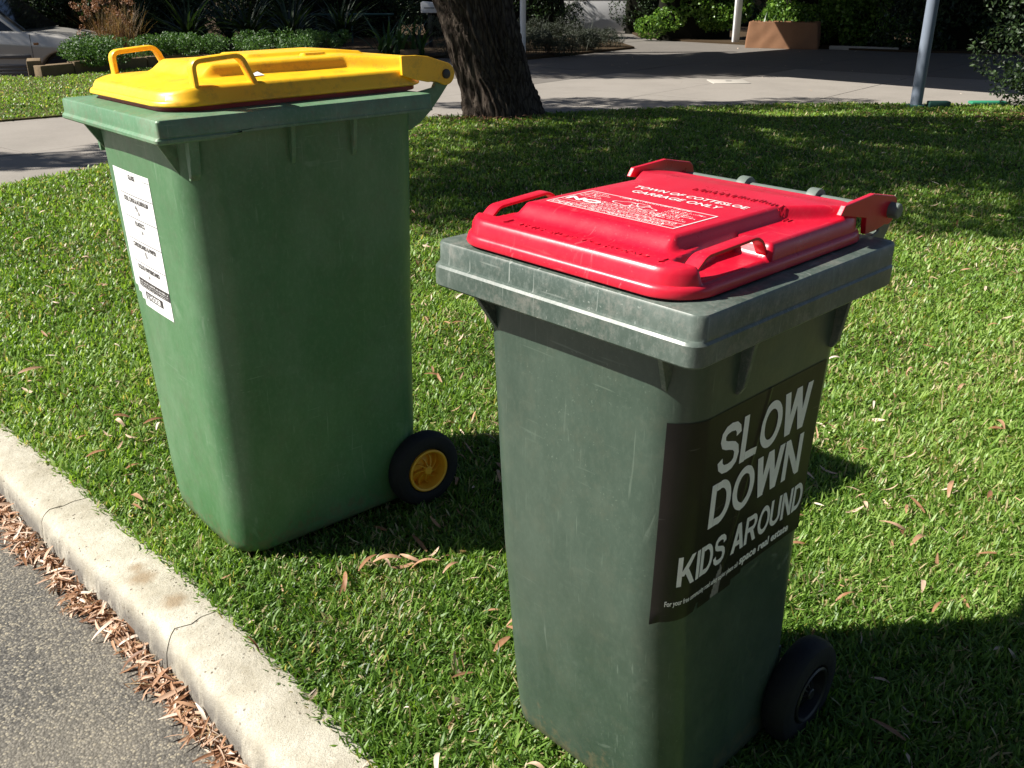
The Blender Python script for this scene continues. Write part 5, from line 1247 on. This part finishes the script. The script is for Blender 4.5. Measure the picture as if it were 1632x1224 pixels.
# ------------------------------------------------------------------ parked car, partly behind the bed
def car():
    paint = simple('silver_car_paint', (0.52, 0.50, 0.46), 0.32, 0.15, 0.05, 6, 0, 0.6); paint.node_tree.nodes['Principled BSDF'].inputs['Coat Weight'].default_value = 0.5
    clad = simple('grey_cladding', (0.14, 0.13, 0.12), 0.55, 0.0, 0.1, 10)
    gl, n, l, b = mat('dark_car_glass'); b.inputs['Base Color'].default_value = (0.006, 0.007, 0.008, 1); b.inputs['Roughness'].default_value = 0.06
    lamp = simple('headlight', (0.5, 0.5, 0.5), 0.15, 0.3, 0.05)
    r0 = prop(empty('parked_car', (-7.50, 16.5, -.60), (0, 0, radians(3))), 'silver people mover parked at the left edge behind the planted bed', 'car'); r0.scale = (1, 1, .96)
    wb = 3.0; rw = .33; ra = .40
    def arch(cx): return [(cx - ra * cos(a), .33 + ra * sin(a)) for a in np.linspace(-.2, pi + .2, 15)]
    low = [(.92, .24), (.95, .42), (.90, .62), (.72, .80), (.45, .92), (-.35, 1.02), (-.75, 1.06), (-3.75, 1.10), (-3.92, .95), (-3.95, .45), (-3.88, .26)] + arch(-wb) + arch(0)
    low = low[:11] + [(x, z) for x, z in arch(-wb)] + [(x, z) for x, z in arch(0)]
    MB().prism(low, -.02, 1.76).build('body_shell', paint, r0, bevel=.035, seg=3, angle=35)
    gh = [(-.62, 1.03), (-1.32, 1.62), (-1.62, 1.70), (-3.3, 1.70), (-3.72, 1.52), (-3.86, 1.06)]
    rings = [[(x, .02 + (z - 1.03) * .22, z) for x, z in gh], [(x, 1.72 - (z - 1.03) * .22, z) for x, z in gh]]
    MB().rings(rings).build('cabin', paint, r0, bevel=.02, angle=30)
    def pane(name, P):
        for y0, sg in ((.012, 1), (1.728, -1)):
            P3 = [(x, y0 + sg * (z - 1.03) * .22, z) for x, z in P]; d = Vector((0, -.012 * sg, .003))
            MB().add(P3 + [tuple(Vector(p) + d) for p in P3], [tuple(range(len(P))), tuple(range(2 * len(P) - 1, len(P) - 1, -1))] + [(i, i + len(P), (i + 1) % len(P) + len(P), (i + 1) % len(P)) for i in range(len(P))]).build(name, gl, r0, smooth=False)
    pane('side_window', [(-.72, 1.07), (-1.36, 1.58), (-1.72, 1.62), (-1.75, 1.07)]); pane('side_window', [(-1.82, 1.07), (-1.80, 1.63), (-2.72, 1.63), (-2.72, 1.07)]); pane('side_window', [(-2.80, 1.07), (-2.80, 1.63), (-3.3, 1.62), (-3.62, 1.45), (-3.66, 1.07)])
    d = Vector((.010, 0, .010)); W_ = [Vector((-.60, .16, 1.07)), Vector((-.60, 1.58, 1.07)), Vector((-1.28, 1.46, 1.63)), Vector((-1.28, .28, 1.63))]
    MB().add([tuple(p + d * .2) for p in W_] + [tuple(p + d * 1.6) for p in W_], [(0, 1, 2, 3), (7, 6, 5, 4), (0, 4, 5, 1), (1, 5, 6, 2), (2, 6, 7, 3), (3, 7, 4, 0)]).build('windscreen', gl, r0, smooth=False)
    for y0 in (-.045, 1.765):
        for x0, x1 in ((-1.62, -.50), (-2.62, -1.70)):
            MB().box(x0, x1, y0, y0 + .03, .62, .68).build('rub_strip', clad, r0, bevel=.008)
            for k in range(5): MB().box(x0, x1, y0 + .004, y0 + .028, .24 + k * .058, .287 + k * .058).build('lower_cladding', clad, r0, bevel=.008)
    for y0 in (-.024, 1.762):
        for xx in (-.465, -1.66): MB().box(xx, xx + .006, y0, y0 + .004, .30, 1.02).build('door_seam', M['black'], r0, smooth=False)
        MB().box(-.42, -.34, y0 - .008, y0 + .008, .84, .88).build('side_lamp', simple('amber_lamp', (.35, .16, .05), .3), r0, bevel=.005)
        MB().box(-1.60, -1.42, y0 - .02, y0 + .006, .86, .90).build('door_handle', paint, r0, bevel=.008)
    for y0 in (.02, 1.34): MB().box(.66, .90, y0, y0 + .38, .60, .76).build('headlight', lamp, r0, bevel=.04)
    MB().box(.90, .975, .02, 1.72, .26, .50).build('bumper', paint, r0, bevel=.03)
    for cx in (0, -wb):
        for y0, s_ in ((.10, -1), (1.64, 1)):
            wq = empty('wheel', (cx, y0, .33)); wq.parent = r0
            MB().lathe([(.20, -.10), (.30, -.105), (.33, -.07), (.33, .07), (.30, .105), (.20, .10), (.20, -.10)], 40).build('tyre', M['rubber'], wq)
            MB().lathe([(.20, s_ * .09), (.19, s_ * .10), (.17, s_ * .06), (.06, s_ * .085), (.0005, s_ * .09)], 40).build('wheel_rim', simple('alloy_rim', (.45, .45, .45), .35, .8), wq)
    MB().box(-3.7, .7, .12, 1.62, .25, .9).build('underbody', M['black'], r0, smooth=False)
car()
